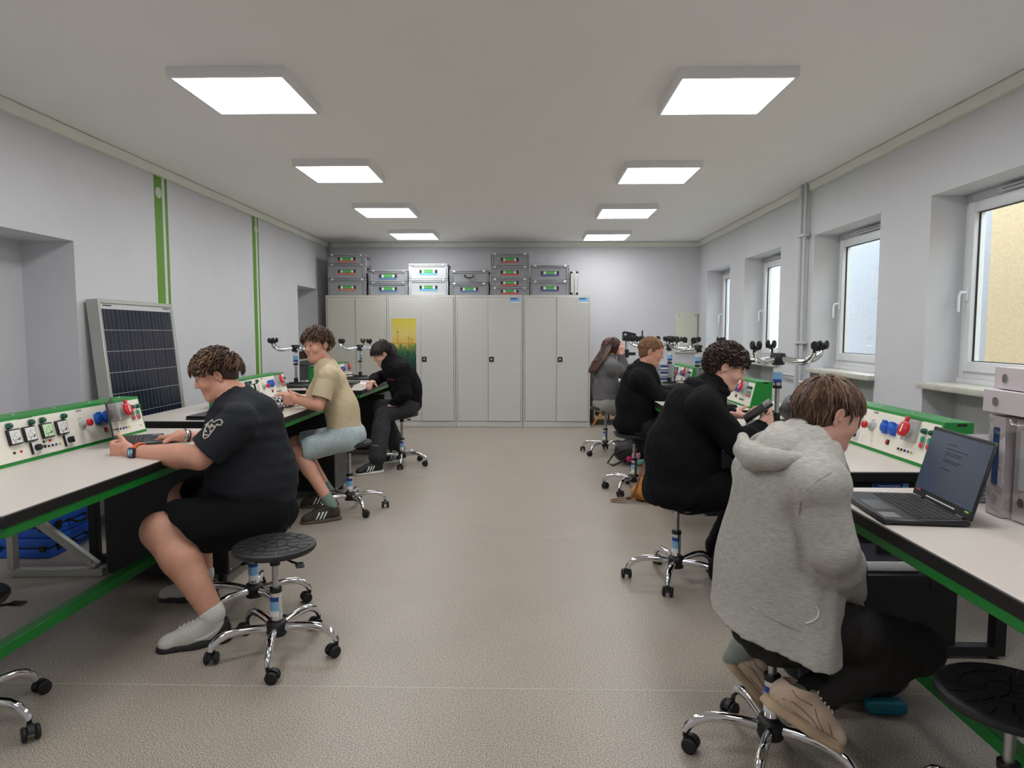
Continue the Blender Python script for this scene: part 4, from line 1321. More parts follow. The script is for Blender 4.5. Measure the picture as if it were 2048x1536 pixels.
# ------------------------------------------------------------------ bags
NYL = mat('black_nylon', (26, 26, 28), .45)
def Sb(name, S, m, par, h=.008):
    return link(name, S.mesh(name, m, h), par)
t = thing('black_backpack', 'black backpack on the bench behind the grey hooded person\'s head', 'backpack', (1.80, 4.42, TZ))
S = Soft(); S.ell((0, 0, .09), (.13, .17, .09), k=.02); S.ell((0, .0, .05), (.14, .17, .06), k=.05); S.plane((0, 0, .002), (0, 0, -1), k=.01); S.disp(wr(24, 11), .010)
Sb('body', S, NYL, t)
MB().tube([(-.13, -.12, .09), (-.10, -.14, .15), (.0, -.10, .185), (.05, .05, .18)], .010, 6, flat=.4).build('strap', NYL, t)
MB().tube([(-.05, -.17, .05), (-.09, -.12, .13), (-.09, .0, .155), (-.07, .12, .13)], .003, 5).build('zip', STEEL, t)
TAN = mat('tan_canvas', (190, 124, 52), .8, noise=(20, .08), bump=(200, .3, .002))
BRWN = mat('brown_leather', (112, 70, 48), .6)
t = thing('tan_backpack', 'tan canvas backpack with a brown strap on the floor behind the curly haired person', 'backpack', (1.06, 5.58, 0))
S = Soft(); S.cap((0, 0, .11), (.06, .06, .30), .12, .09, k=.04); S.ell((0, 0, .07), (.19, .15, .09), k=.05); S.plane((0, 0, .004), (0, 0, -1), k=.01); S.disp(wr(22, 12), .010)
Sb('body', S, TAN, t)
MB().tube([(-.05, -.06, .40), (-.12, -.10, .28), (-.17, -.12, .12), (-.20, -.10, .05), (-.24, -.08, .03)], .016, 8, flat=.3).build('strap', BRWN, t)
MB().tube([(-.20, -.10, .05), (-.28, -.08, .03), (-.36, -.06, .018), (-.37, -.08, .018), (-.29, -.11, .02), (-.20, -.12, .03)], .014, 8, flat=.3).build('strap_end', BRWN, t)
t = thing('black_shoulder_bag', 'black bag with pink and mint charms on the floor by the stool', 'bag', (1.12, 7.15, 0))
S = Soft(); S.ell((0, 0, .13), (.20, .13, .13), k=.03); S.ell((.05, 0, .20), (.12, .10, .09), k=.04); S.plane((0, 0, .003), (0, 0, -1), k=.01); S.disp(wr(22, 14), .010)
Sb('body', S, NYL, t)
MB().tube([(-.12, -.10, .16), (-.22, -.14, .12), (-.28, -.14, .03), (-.22, -.15, .008), (-.12, -.13, .05), (-.05, -.12, .10)], .010, 8).build('handle', BLACKP, t)
MB().ball((-.05, -.13, .07), (.035, .02, .035), 12, 8).build('magenta_charm', mat('magenta', (206, 40, 110), .6), t)
S = Soft(); S.ell((.02, -.135, .10), (.045, .025, .035)); S.ell((-.01, -.135, .125), (.014, .012, .016)); S.ell((.05, -.135, .128), (.014, .012, .016))
Sb('pink_charm', S, mat('pink_plush', (240, 170, 200), .9), t, .005)
S = Soft(); S.ell((.06, -.135, .04), (.042, .025, .032)); S.ell((.03, -.135, .06), (.014, .012, .014)); S.ell((.09, -.135, .06), (.014, .012, .014))
Sb('mint_charm', S, mat('mint_plush', (150, 220, 205), .9), t, .005)
MB().tube([(-.0, -.13, .16), (-.02, -.14, .175), (.0, -.14, .19), (.025, -.14, .18), (.015, -.14, .16)], .006, 8).build('pink_ring', mat('pink_plastic', (236, 96, 140), .4), t)
t = thing('navy_backpack', 'dark navy backpack with a teal trim on the floor below the laptop bench', 'backpack', (1.22, 2.55, 0))
S = Soft(); S.ell((-.05, .05, .16), (.18, .13, .16), k=.03); S.ell((.08, .0, .09), (.16, .12, .09), k=.05); S.plane((0, 0, .003), (0, 0, -1), k=.01); S.disp(wr(22, 16), .010)
Sb('body', S, mat('navy_nylon', (18, 22, 36), .5), t)
MB().rbox(.03, .17, -.16, -.10, .005, .05, .012, 2).build('trim', mat('teal_trim', (20, 116, 140), .6), t)
MB().tube([(-.12, -.05, .28), (-.20, -.08, .22), (-.2, -.1, .1)], .010, 8, flat=.4).build('strap', NYL, t)
t = thing('black_pouch_bag', 'small black bag on the floor behind the dark jeans', 'bag', (-1.42, 7.32, .13))
S = Soft(); S.ell((0, 0, .11), (.05, .10, .11), k=.02); S.plane((0, 0, .002), (0, 0, -1), k=.01); S.disp(wr(26, 17), .006)
Sb('body', S, NYL, t)
MB().tube([(0, -.05, .2), (-.02, 0, .36), (0, .05, .2)], .008, 6, flat=.4).build('strap', NYL, t)
t.location.z = 0.0

# ------------------------------------------------------------------ back right corner: board, rack, device, drawers
BOARD = mat('cream_board', (222, 220, 204), .5)
t = thing('wall_board', 'cream painted board bolted to the back wall beside the window', 'board', (2.43, YB - .001, 1.08))
MB().rbox(-.145, .175, -.04, 0, 0, .61, .006, 1).build('panel', BOARD, t)
for x in (-.11, .14):
    MB().lathe([(.012, 0), (.010, .006), (.003, .008)], 10, Matrix.Translation((x, -.04, .575)) @ Matrix.Rotation(PI / 2, 4, 'X')).build('bolt', STEEL, t)
WIRE = mat('dark_wire', (70, 70, 72), .4, .6)
WOODB = mat('pale_wood', (196, 170, 132), .6, noise=(12, .1))
t = thing('wire_rack', 'low dark wire rack against the back wall behind the long haired person', 'rack', (1.22, 10.24, 0))
for x in (-.24, .24):
    for y in (-.14, .14):
        MB().cyl((x, y, 0), (x, y, .82), .011, n=8).build('post', WIRE, t)
for z in (.08, .36, .66):
    g_ = MB()
    for y in (-.14, 0, .14):
        g_.cyl((-.24, y, z), (.24, y, z), .006, n=6)
    for k in range(7):
        g_.cyl((-.24 + k * .08, -.14, z), (-.24 + k * .08, .14, z), .004, n=6)
    g_.build('wire_shelf', WIRE, t)
for i, (x, z) in enumerate(((-.115, .087), (.12, .087), (-.115, .367), (.12, .367))):
    b = thing('speaker_box', ['pale wooden box with two dark holes, low on the rack by the cabinet', 'pale wooden box with two dark holes, low on the rack by the stool', 'pale wooden box with two dark holes, higher on the rack by the cabinet', 'pale wooden box with two dark holes, higher on the rack by the stool'][i], 'box', (1.22 + x, 10.23, z), 0, 'pale boxes on the rack')
    MB().rbox(-.105, .105, -.11, .11, 0, .19, .004, 1).build('body', WOODB, b)
    for q in (-.05, .05):
        MB().lathe([(.04, 0), (.038, .004), (.015, .002)], 18, Matrix.Translation((q, -.11, .095)) @ Matrix.Rotation(PI / 2, 4, 'X')).build('hole', BLACKP, b)
ORW = mat('orange_wood', (206, 130, 66), .5)
for (a, b_, lab) in (((.97, 9.98, .02), (1.20, 10.06, .34), 'orange wooden stick leaning on the rack next to the cabinet'), ((1.40, 9.3, .02), (1.47, 9.36, .42), 'orange wooden stick standing behind the long haired person\'s stool')):
    t = thing('wooden_stick', lab, 'stick', a)
    v = Vector(b_) - Vector(a)
    MB().cyl((0, 0, 0), v, .014, n=8).build('stick', ORW, t)
    MB().cyl(v, v * 1.02, .015, n=8).build('tip', BLACKP, t)
t = thing('document_camera', 'black camera arm on a stand beyond the long haired person', 'camera stand', (1.36, 9.35, 0))
MB().lathe([(.16, 0), (.16, .015), (.03, .03)], 20).build('foot', BLACKP, t)
MB().cyl((0, 0, .02), (0, 0, 1.30), .016, n=12).build('pole', STEEL, t)
MB().rbox(-.035, .035, -.03, .03, 1.05, 1.16, .006, 1).build('clamp', BLACKP, t)
MB().rbox(.0, .13, -.02, .02, 1.08, 1.12, .005, 1).build('arm', BLACKP, t)
M = Matrix.Translation((-.03, 0, 1.30)) @ Matrix.Rotation(.15, 4, 'Y')
MB().prism([(-.05, 0), (.16, -.02), (.12, .10), (-.02, .13), (-.05, .12)], -.06, .06, Matrix.Translation((0, 0, 1.28)) @ Matrix.Rotation(PI / 2, 4, 'X')).build('head', BLACKP, t)
MB().tube([(.14, -.05, 1.27), (.19, -.05, 1.29), (.21, -.05, 1.34), (.21, -.05, 1.42)], .010, 8).build('handle', BLACKP, t)
MB().ball((-.02, -.062, 1.36), .025, 10, 6).build('lens', STEEL, t)
DRW = mat('drawer_grey', (150, 160, 172), .35)
t = thing('parts_drawers', 'grey parts cabinet with small drawers and dark blue labels on the far bench', 'drawer cabinet', (1.48, 7.80, TZ))
MB().rbox(-.19, .19, -.09, .09, 0, .225, .005, 1).build('housing', mat('drawer_housing', (176, 182, 190), .4), t)
for r in range(3):
    for k in range(2):
        d = MB().rbox(-.182 + k * .185, -.004 + k * .185, -.10, -.088, .008 + r * .072, .072 + r * .072, .004, 1).build('drawer', DRW, t)
        MB().bb(-.150 + k * .185, -.036 + k * .185, -.1025, -.0995, .038 + r * .072, .056 + r * .072).build('label_strip', mat('navy_label', (26, 50, 120), .5), d)
        MB().rbox(-.150 + k * .185, -.036 + k * .185, -.112, -.10, .018 + r * .072, .026 + r * .072, .002, 1).build('pull', STK_WH, d)
# ------------------------------------------------------------------ people
SKIN = mat('skin', (214, 158, 134), 0.5, noise=(30, .05), sub=.08)
SKIN_P = mat('pale_skin', (222, 172, 152), 0.5, noise=(30, .04), sub=.08)
LIP = mat('lips', (176, 100, 92), 0.45)
EYEW = mat('eye_white', (225, 222, 216), 0.3)
EYED = mat('eye_iris', (40, 30, 24), 0.2)
BROW = mat('brow_hair', (70, 48, 36), 0.8)
def cloth(name, rgb, scale=900, strength=.25, amt=.06, rough=.9, fold=None):
    m = mat(name, rgb, rough, noise=(scale * .12, amt), bump=(scale, strength, .0015), spec=.15, aniso=fold)
    return m
def A(px, py, Y):
    return V3(at(px, py, Y))

def hand(S, w, d, n, t, curl=(.3, .3, .35, .4), thumb=(.6, .6, .35), sc=1.0, spread=.03, kink=(1, 1.1, .7)):
    """w wrist, d fingers' direction, n palm normal, t towards the thumb"""
    w, d = V3(w), unit(d)
    n = V3(n); n = unit(n - d * (n @ d))
    t = V3(t); t = unit(t - d * (t @ d) - n * (t @ n))
    R = np.stack([t, d, n], 1)
    S.rbox(w + d * .052 * sc, np.array([.041, .050, .0145]) * sc, .0135 * sc, R, k=.015)
    S.ell(w + d * .035 * sc + t * .026 * sc + n * .008 * sc, np.array([.020, .034, .017]) * sc, R, k=.012)
    S.ell(w + d * .045 * sc - t * .026 * sc + n * .006 * sc, np.array([.014, .040, .014]) * sc, R, k=.012)
    for i, (off, L) in enumerate(((.030, .073), (.0105, .081), (-.0095, .075), (-.0285, .060))):
        b = w + d * (.095 - .006 * (i == 3)) * sc + t * off * sc
        a = 0.0
        dd = unit(d + t * (off * spread / .03))
        r = (.0092 - .0009 * (i == 3)) * sc
        p = b - dd * .012 * sc
        for j, fr in enumerate((.46, .30, .24)):
            a += curl[i] * kink[j]
            v = dd * math.cos(a) + n * math.sin(a)
            q = p + v * (L * fr + (.012 if j == 0 else 0)) * sc
            S.cap(p, q, r, r * .93, k=.003)
            p = q
            r *= .93
    b = w + d * .022 * sc + t * .026 * sc + n * .006 * sc
    v = unit(t * thumb[0] + d * thumb[1] + n * thumb[2])
    q = b + v * .046 * sc
    S.cap(b, q, .0125 * sc, .0112 * sc, k=.01)
    v2 = unit(v + d * .35 + n * .15)
    S.cap(q, q + v2 * .032 * sc, .0108 * sc, .0092 * sc, k=.004)

def head(S, c, f, u, sc=1.0, jaw=1.0, k=1.0):
    """c = centre between the ears; returns frame matrix"""
    R = frame3(f, u)
    s_, f_, u_ = R[:, 0], R[:, 1], R[:, 2]
    P = lambda s, f, u: V3(c) + (s_ * s + f_ * f + u_ * u) * sc
    E = lambda *r: np.array(r) * sc
    S.ell(P(0, -.012, .035), E(.076, .096, .086), R, k=.02)
    S.ell(P(0, .022, -.035), E(.061 * jaw, .069, .080), R, k=.03)
    S.ell(P(0, .030, .025), E(.062, .062, .060), R, k=.03)
    S.ell(P(0, .050, -.092), E(.034 * jaw, .036, .026), R, k=.03)
    S.cap(P(-.05 * jaw, .0, -.065), P(-.018, .062, -.10), .014 * sc, .012 * sc, k=.03)
    S.cap(P(.05 * jaw, .0, -.065), P(.018, .062, -.10), .014 * sc, .012 * sc, k=.03)
    S.cap(P(-.035, .078, .026), P(.035, .078, .026), .011 * sc, k=.02)
    for g in (-1, 1):
        S.ell(P(g * .032, .100, .006), E(.017, .014, .011), R, k=.014, mode='s')
        S.ell(P(g * .031, .078, .006), E(.0145, .0125, .012), R, k=.006)
        S.ell(P(g * .043, .062, -.028), E(.020, .020, .018), R, k=.03)
    S.cap(P(0, .088, .016), P(0, .108, -.022), .0065 * sc, .0105 * sc, k=.012)
    for g in (-1, 1):
        S.ell(P(g * .010, .099, -.027), E(.0075, .010, .007), R, k=.008)
    S.cap(P(-.018, .083, -.054), P(.018, .083, -.054), .008 * sc, k=.012)
    S.cap(P(-.016, .082, -.068), P(.016, .082, -.068), .008 * sc, k=.010)
    S.cap(P(-.022, .092, -.061), P(.022, .092, -.061), .003 * sc, k=.006, mode='s')
    return R
def ear(c, R, sc, root, org, m, g):
    er = np.array(Matrix.Rotation(-.22, 3, 'X'))
    RE = R @ er @ np.array(Matrix.Rotation(g * .35, 3, 'Z'))
    ctr = V3(c) + (R[:, 0] * g * .0765 + R[:, 1] * -.014 + R[:, 2] * -.004) * sc
    P = lambda s, f, u: ctr + (RE[:, 0] * g * s + RE[:, 1] * f + RE[:, 2] * u) * sc
    S = Soft()
    S.ell(P(.002, -.001, .004), np.array((.005, .0145, .0245)) * sc, RE, k=.004)
    S.ell(P(.0, .004, -.022), np.array((.0055, .008, .009)) * sc, RE, k=.008)
    pts, rs = [], []
    for a in np.linspace(-.5, 3.9, 14):
        pts.append(P(.0065, .0155 * math.cos(a), .004 + .0255 * math.sin(a)))
        rs.append(.0032 * sc)
    S.chain(pts, rs, k=.003)
    S.ell(P(.009, .003, -.001), np.array((.006, .0075, .012)) * sc, RE, k=.004, mode='s')
    S.cap(P(.004, .0125, -.006), P(.007, .009, -.004), .004 * sc, .003 * sc, k=.003)
    link('ear', S.mesh('ear', m, .0026, org), root)
def face_parts(c, R, sc, root, org, brow=BROW, look=0, lip=LIP, half=.5, smile=0.0, skin=None):
    for g in (-1, 1):
        ear(c, R, sc, root, org, skin or SKIN, g)
    s_, f_, u_ = R[:, 0], R[:, 1], R[:, 2]
    P = lambda s, f, u: Vector(V3(c) + (s_ * s + f_ * f + u_ * u) * sc - V3(org))
    for g in (-1, 1):
        mb = MB()
        pts = [P(g * x, y, z) for x, y, z in ((.016, .0925, .0265), (.028, .0915, .0305), (.042, .084, .0295), (.052, .073, .024))]
        mb.tube(pts, [.0028 * sc, .0042 * sc, .0036 * sc, .0015 * sc], 6)
        mb.build('eyebrow', brow, root)
        e = MB().ball((0, 0, 0), (.0125 * sc, .0095 * sc, .0065 * half * 2 * sc), 12, 8, Matrix.Translation(P(g * .031, .0825, .0045)) @ Matrix(R.tolist()).to_4x4()).build('eye', EYEW, root)
        MB().ball((0, 0, 0), (.0055 * sc, .003 * sc, .0055 * half * 2 * sc), 10, 6, Matrix.Translation(P(g * .031 + look * .004, .0912, .0045)) @ Matrix(R.tolist()).to_4x4()).build('iris', EYED, e)
        MB().tube([P(g * .0185, .0885, .0055), P(g * .031, .0937, .0105), P(g * .044, .0835, .0055)], .0016 * sc, 5).build('eyelashes', EYED, root)
    mb = MB()
    for z, r in ((-.0575, .0030), (-.0650, .0036)):
        mb.tube([P(-.023 - smile * .005, .0795 - smile * .006, -.061 + smile * .007), P(-.011, .0875, z + smile * .001), P(0, .0895, z), P(.011, .0875, z + smile * .001), P(.023 + smile * .005, .0795 - smile * .006, -.061 + smile * .007)], [.0012 * sc, r * sc, r * sc, r * sc, .0012 * sc], 8)
    mb.build('lips', lip, root)

def hair(c, R, sc, root, org, mats, n=900, style='flow', length=.05, thick=.012, lift=.008, side_cut=None, side_len=.014, seed=1, crown=(0, -.05, .12), side_low=-.012, back_low=-.06, front=.055, fringe_low=.028, width=.0045, part_shift=0.0, curl=0.0, droop=.35, ears=True, fringe=1.0, side_short=.25):
    """mats = (base, light); a close cap plus many tapered locks growing over it"""
    rs = random.Random(seed)
    s_, f_, u_ = R[:, 0], R[:, 1], R[:, 2]
    c = V3(c)
    o = V3(org)
    W = lambda s, f, u: c + (s_ * s + f_ * f + u_ * u) * sc
    S = Soft()
    er = np.array((.077, .097, .087))
    ctr = np.array((0, -.012, .035))
    S.ell(W(*ctr), (er + thick * .55) * sc, R, k=.01)
    S.ell(W(0, -.045, -.02), np.array((.064, .052, .062)) * sc + thick * .4 * sc, R, k=.02)
    k1 = (front - side_low) / .06
    k2 = (side_low - back_low) / .085
    S.plane(W(0, 0, side_low), f_ * k1 - u_, k=.004)
    S.plane(W(0, 0, side_low), f_ * k2 - u_, k=.004)
    if ears:
        for q in (-1, 1):
            S.ell(W(q * .088, -.010, -.008), np.array((.022, .024, .040)) * sc, R, k=.006, mode='s')
    S.disp(wr(140, seed), .0014)
    hb = link('hair', S.mesh('hair', mats[0], .0055, o), root)
    mb = MB()
    for m in mats:
        mb.use(m)
    cr = np.array(crown)
    cnt = tries = 0
    while cnt < n and tries < n * 12:
        tries += 1
        d = np.array([rs.gauss(0, 1) for _ in range(3)]); d /= np.linalg.norm(d)
        p = ctr + d * (er + thick * .5)
        if p[2] < side_low + p[1] * (k1 if p[1] > 0 else k2) and not (p[1] > .05 and p[2] > front):
            continue
        nn = d / er; nn /= np.linalg.norm(nn)
        if side_cut is not None and p[2] < side_cut:
            L = side_len * (.8 + .5 * rs.random()); lf = .001
        else:
            L = length * (.7 + .5 * rs.random()); lf = lift * (.4 + rs.random())
            if p[1] > .04:
                L *= fringe
            L *= 1 - side_short * max(0.0, min(1.0, (abs(p[0]) - .025) / .045))
        g = p - cr
        g = g - nn * (g @ nn)
        g = g / (np.linalg.norm(g) + 1e-6)
        if style == 'forward':
            g = g * .35 + np.array((part_shift, 1.0, -.35)); g = g - nn * (g @ nn); g /= np.linalg.norm(g)
        elif style == 'up':
            g = g * .6 + np.array((part_shift, .3, .3)); g = g - nn * (g @ nn); g /= np.linalg.norm(g)
        g = g + np.array([rs.gauss(0, .2) for _ in range(3)]) * (1 + curl * 3); g = g - nn * (g @ nn); g /= np.linalg.norm(g)
        q0 = p - nn * .004
        bn = np.cross(nn, g)
        ph = rs.uniform(0, 6.28)
        segs = 4 if curl == 0 else 6
        pts = []
        for k in range(segs + 1):
            tt = k / segs
            x = q0 + g * L * tt + nn * (.004 + lf * 4 * tt * (1 - tt) + lf * .6 * tt) + np.array((0, 0, -1)) * (L * droop * tt * tt)
            if curl:
                x = x + bn * math.sin(ph + tt * 7) * .011 * curl * tt ** .5 + nn * math.cos(ph + tt * 7) * .009 * curl
            e = (x - ctr) / (er + .004)
            l = np.linalg.norm(e)
            if l < 1:
                x = ctr + (x - ctr) / l
            pts.append(x)
        if any((x[1] > .035 and x[2] < fringe_low + (abs(x[0]) > .045) * -.02) for x in pts):
            continue
        if ears and any((abs(x[0]) > .05 and -.042 < x[1] < .022 and x[2] < .024) for x in pts):
            continue
        mb.cur = rs.choices(range(len(mats)), [3] + [2] * (len(mats) - 1))[0]
        w = width * (.7 + .7 * rs.random())
        mb.tube([Vector(W(*x) - o) for x in pts], [w * sc * (.75 if k == 0 else 1 - .85 * (k / segs) ** 1.6) for k in range(segs + 1)], 4)
        cnt += 1
    lk = mb.build('locks', None, root)
    lk['kind'] = 'stuff'
    return hb

def shoe_frame(heel, toe, up=(0, 0, 1)):
    heel, toe = V3(heel), V3(toe)
    return frame3(toe - heel, up), np.linalg.norm(toe - heel)
def shoe(root, org, heel, toe, up, mats, sock=None, name='shoe', stripes=None, swoosh=None, laces=None, h=.006, ankle=None, outer=None, high=0.0, rim=0.0, heelcap=None, lines=None):
    """heel/toe: points on the ground line; mats = (upper, sole)"""
    R, L = shoe_frame(heel, toe, up)
    s_, f_, u_ = R[:, 0], R[:, 1], R[:, 2]
    hl = V3(heel)
    W = lambda s, f, u: hl + s_ * s + f_ * f * L + u_ * u
    S = Soft()
    S.cap(W(0, .15, .050), W(0, .55, .044), .043, .047, k=.02)
    S.cap(W(0, .55, .042), W(0, .82, .034), .047, .040, k=.02)
    S.cap(W(0, .16, .066), W(0, .22, .100 + high), .042, .046, k=.02)
    S.cap(W(0, .30, .092), W(0, .62, .054), .038, .036, k=.025)
    S.ell(W(0, .90, .030), (.040, .032, .026), R, k=.02)
    S.plane(W(0, .2, .108 + high), unit(u_ - f_ * .22), k=.006)
    S.plane(W(0, 0, .012), -u_, k=.002)
    S.cap(W(0, .21, .085), W(0, .21, .2), .036, .042, k=.008, mode='s')
    up_ = link(name, S.mesh(name, mats[0], h, org), root)
    S2 = Soft()
    S2.chain([W(0, .12, .0), W(0, .5, .0), W(0, .88, .0)], [.049, .052, .046], k=.03)
    S2.plane(W(0, .5, .026 + rim), unit(u_ + f_ * .03), k=.003)
    S2.plane(W(0, 0, .0), -u_, k=.003)
    link('sole', S2.mesh('sole', mats[1], h, org), up_)
    if heelcap is not None:
        S3 = Soft()
        S3.cap(W(0, .13, .048), W(0, .30, .040), .048, .050, k=.02)
        S3.cap(W(0, .13, .066), W(0, .14, .090), .045, .044, k=.02)
        S3.plane(W(0, .16, .06), unit(f_ * 1.0 + u_ * .9), k=.004)
        S3.plane(W(0, 0, .012), -u_, k=.002)
        link('heel_counter', S3.mesh('heel_counter', heelcap, h, org), up_)
    sg = outer if outer is not None else 1
    def decal(poly, m, nm):
        """polygon in (f along, u height) thrown onto the side of the shoe"""
        vs = []
        for f, u in poly:
            hit = S.cast(W(sg * .12, f, u), -s_ * sg, .2)
            if hit is None:
                return
            vs.append(Vector(hit + s_ * sg * .0028 - V3(org)))
        mb = MB()
        k = len(vs) // 2
        fs = [(i, i + 1, 2 * k - 2 - i, 2 * k - 1 - i) for i in range(k - 1)]
        mb.add(vs, fs)
        off = Vector(s_ * sg * .0015)
        mb.add([v - off * 2 for v in vs], fs)
        mb.build(nm, m, up_)
    if stripes is not None:
        for k in range(3):
            f0 = .36 + k * .095
            n = 5
            a = [(f0 - .10 * q / n + .10, .030 + .050 * q / n) for q in range(n + 1)]
            b = [(f0 - .10 * q / n + .10 + .038, .030 + .050 * q / n) for q in range(n, -1, -1)]
            decal(a + b, stripes, 'stripe')
    if swoosh is not None:
        top = [(.50, .046), (.40, .050), (.32, .056), (.24, .066), (.14, .080)]
        bot = [(.14, .079), (.24, .056), (.33, .042), (.42, .038), (.50, .044)]
        decal(top + bot, swoosh, 'side_mark')
    if lines is not None:
        mb = MB()
        for sg2 in (-1, 1):
            for pl in (((.06, .050), (.18, .060), (.32, .056), (.46, .048), (.58, .034)), ((.10, .088), (.20, .078), (.30, .080), (.40, .082)), ((.44, .078), (.50, .060), (.58, .046), (.66, .034)), ((.66, .062), (.72, .050), (.78, .036)), ((.04, .034), (.3, .034), (.6, .034), (.85, .034))):
                pts = []
                for f, u in pl:
                    hit = S.cast(W(sg2 * .12, f, u), -s_ * sg2, .2)
                    if hit is not None:
                        pts.append(Vector(hit + s_ * sg2 * .0006 - V3(org)))
                if len(pts) > 1:
                    mb.tube(pts, .0013, 5)
        if mb.v:
            mb.build('stitching', lines, up_)
    if laces is not None:
        mb = MB()
        for k in range(5):
            f0 = .42 + k * .065
            pts = []
            for x in (-.022, -.008, .008, .022):
                hit = S.cast(W(x, f0 + (.02 if abs(x) < .01 else 0), .16), -u_, .2)
                if hit is not None:
                    pts.append(Vector(hit + u_ * .003 - V3(org)))
            if len(pts) > 2:
                mb.tube(pts, .0032, 6)
        for sgn in (-1, 1):
            b = W(0, .40, .088)
            mb.tube([Vector(b + x - V3(org)) for x in (0 * u_, s_ * sgn * .02 + u_ * .016, s_ * sgn * .034 + u_ * .004 + f_ * .01, s_ * sgn * .02 - u_ * .002 + f_ * .02, f_ * .01)], .0028, 6)
            mb.tube([Vector(b + x - V3(org)) for x in (0 * u_, s_ * sgn * .022 + f_ * .03 - u_ * .004, s_ * sgn * .036 + f_ * .045 - u_ * .02)], .0028, 6)
        mb.build('laces', laces, up_)
    return up_

class Figure:
    """a seated person: joints in world space, body one mesh, garments as children"""
    def __init__(g, label, base, J, bf, R):
        g.org = V3(base)
        g.root = thing('person', label, 'person', tuple(base), 0, 'people working at the benches')
        g.J = {k: V3(v) for k, v in J.items()}
        g.bf = unit(bf)
        g.R = R
        g.hands = []
        g.shoe_up = {}
    def torso(g, S, e=0.0):
        J, R = g.J, g.R
        fs = R.get('fs', (.85, .85, .8))
        S.chain([J['pelvis'], J['abd'], J['chest']], [R['hip'] + e, R['waist'] + e, R['chest'] + e], k=.06, flat=g.bf, fs=list(fs[:2]))
        if 'belly' in R:
            c, r = R['belly']
            S.ell(J['abd'] + c, np.array(r) + e, frame3(g.bf, (0, 0, 1)), k=.06)
        for s in 'LR':
            a = J['sh' + s]
            S.cap(J['chest'], a, R['chest'] * .62 + e, R.get('sh', .068) + e, k=.05, flat=g.bf, fs=.9)
            S.cap(J['neck'] * .75 + J['chest'] * .25, a, .062 + e, .056 + e, k=.05)
        S.cap(J['chest'], J['neck'], R['chest'] * .7 + e, .066 + e, k=.05, flat=g.bf, fs=.9)
    def arm(g, S, s, e=0.0, to=2.0, k=.03, cuff=None):
        """to: 1 = elbow, 2 = wrist"""
        J, r = g.J, g.R['arm']
        a, b, c = J['sh' + s], J['el' + s], J['wr' + s]
        if to <= 1:
            c2 = a + (b - a) * to
            S.cap(a, c2, r[0] + e, r[0] + (r[1] - r[0]) * to + e * 1.15, k=k)
        else:
            S.cap(a, b, r[0] + e, r[1] + e, k=k)
            m = b + (c - b) * .3
            S.cap(b, m, r[1] + e, r[1] * .98 + e, k=.012)
            S.cap(m, b + (c - b) * (to - 1), r[1] * .98 + e, r[2] + (r[1] * .98 - r[2]) * (2 - to) + (e if cuff is None else cuff), k=.02)
    def leg(g, S, s, e=0.0, to=2.0, k=.04, flare=0.0):
        J, r = g.J, g.R['leg']
        a, b, c = J['hip' + s], J['kn' + s], J['an' + s]
        if to <= 1:
            S.cap(a, a + (b - a) * to, r[0] + e, r[0] + (r[1] - r[0]) * to + e + flare, k=k)
        else:
            S.cap(a, b, r[0] + e, r[1] + e, k=k)
            m = b + (c - b) * .32
            back = -g.bf * .015 if flare == 0 else 0
            S.cap(b, m + back, r[1] + e, r[2] + e + flare * .5, k=.02)
            S.cap(m + back, b + (c - b) * (to - 1), r[2] + e + flare * .5, r[3] + e + flare, k=.03)
    def body(g, skin, hf, hu, hsc=1.0, h=.007, jaw=1.0, legs='LR'):
        J = g.J
        S = Soft()
        g.torso(S, -.012)
        S.cap(J['neck'], J['head'] + unit(hu) * -.05 - unit(hf) * .012, .062 * g.R.get('neck', 1), .054 * g.R.get('neck', 1), k=.03)
        g.HR = head(S, J['head'], hf, hu, hsc, jaw)
        g.hsc = hsc
        for s in 'LR':
            g.arm(S, s)
        for s in legs:
            g.leg(S, s)
            S.cap(J['an' + s], J['an' + s] - V3(g.shoe_up.get(s, (0, 0, 1))) * .06, .030, .024, k=.02)
        for hd in g.hands:
            hand(S, **hd)
        g.S = S
        o = link('body', S.mesh('body', skin, h, g.org), g.root)
        return o
    def sock(g, s, m, up=.3, h=.006, e=.004):
        J = g.J
        S = Soft()
        g.leg(S, s, e)
        a, b = J['an' + s], J['kn' + s]
        S.cap(a, a - V3(g.shoe_up.get(s, (0, 0, 1))) * .06, .036, .03, k=.03)
        S.plane(a + (b - a) * up, unit(b - a), k=.003)
        g.part(S, 'sock', m, h)
    def part(g, S, name, m, h=.008, smooth=1, parent=None):
        return link(name, S.mesh(name, m, h, g.org, smooth), parent or g.root)
    def sleeve(g, s, m, e, to=.8, h=.0055, wall=.011):
        a, b = g.J['sh' + s], g.J['el' + s]
        r = g.R['arm']
        S = Soft()
        S.cap(a, a + (b - a) * (to + .35), r[0] + e, r[1] + e * 1.25, k=.02)
        S.disp(wr(30, 71), .003)
        S.plane(a + (b - a) * to, unit(b - a), k=.003)
        S.cap(a + (b - a) * (to - .08), a + (b - a) * (to + .5), r[1] + e * 1.2 - wall, r[1] + e * 1.2 - wall, k=.003, mode='s')
        o = g.part(S, 'sleeve', m, h)
        return S
    def neck_cut(g, S, r=.072):
        J = g.J
        d = unit(J['head'] - J['neck'])
        S.cap(J['neck'] + d * .005, J['neck'] + d * .2, r, r * 1.05, k=.01, mode='s')
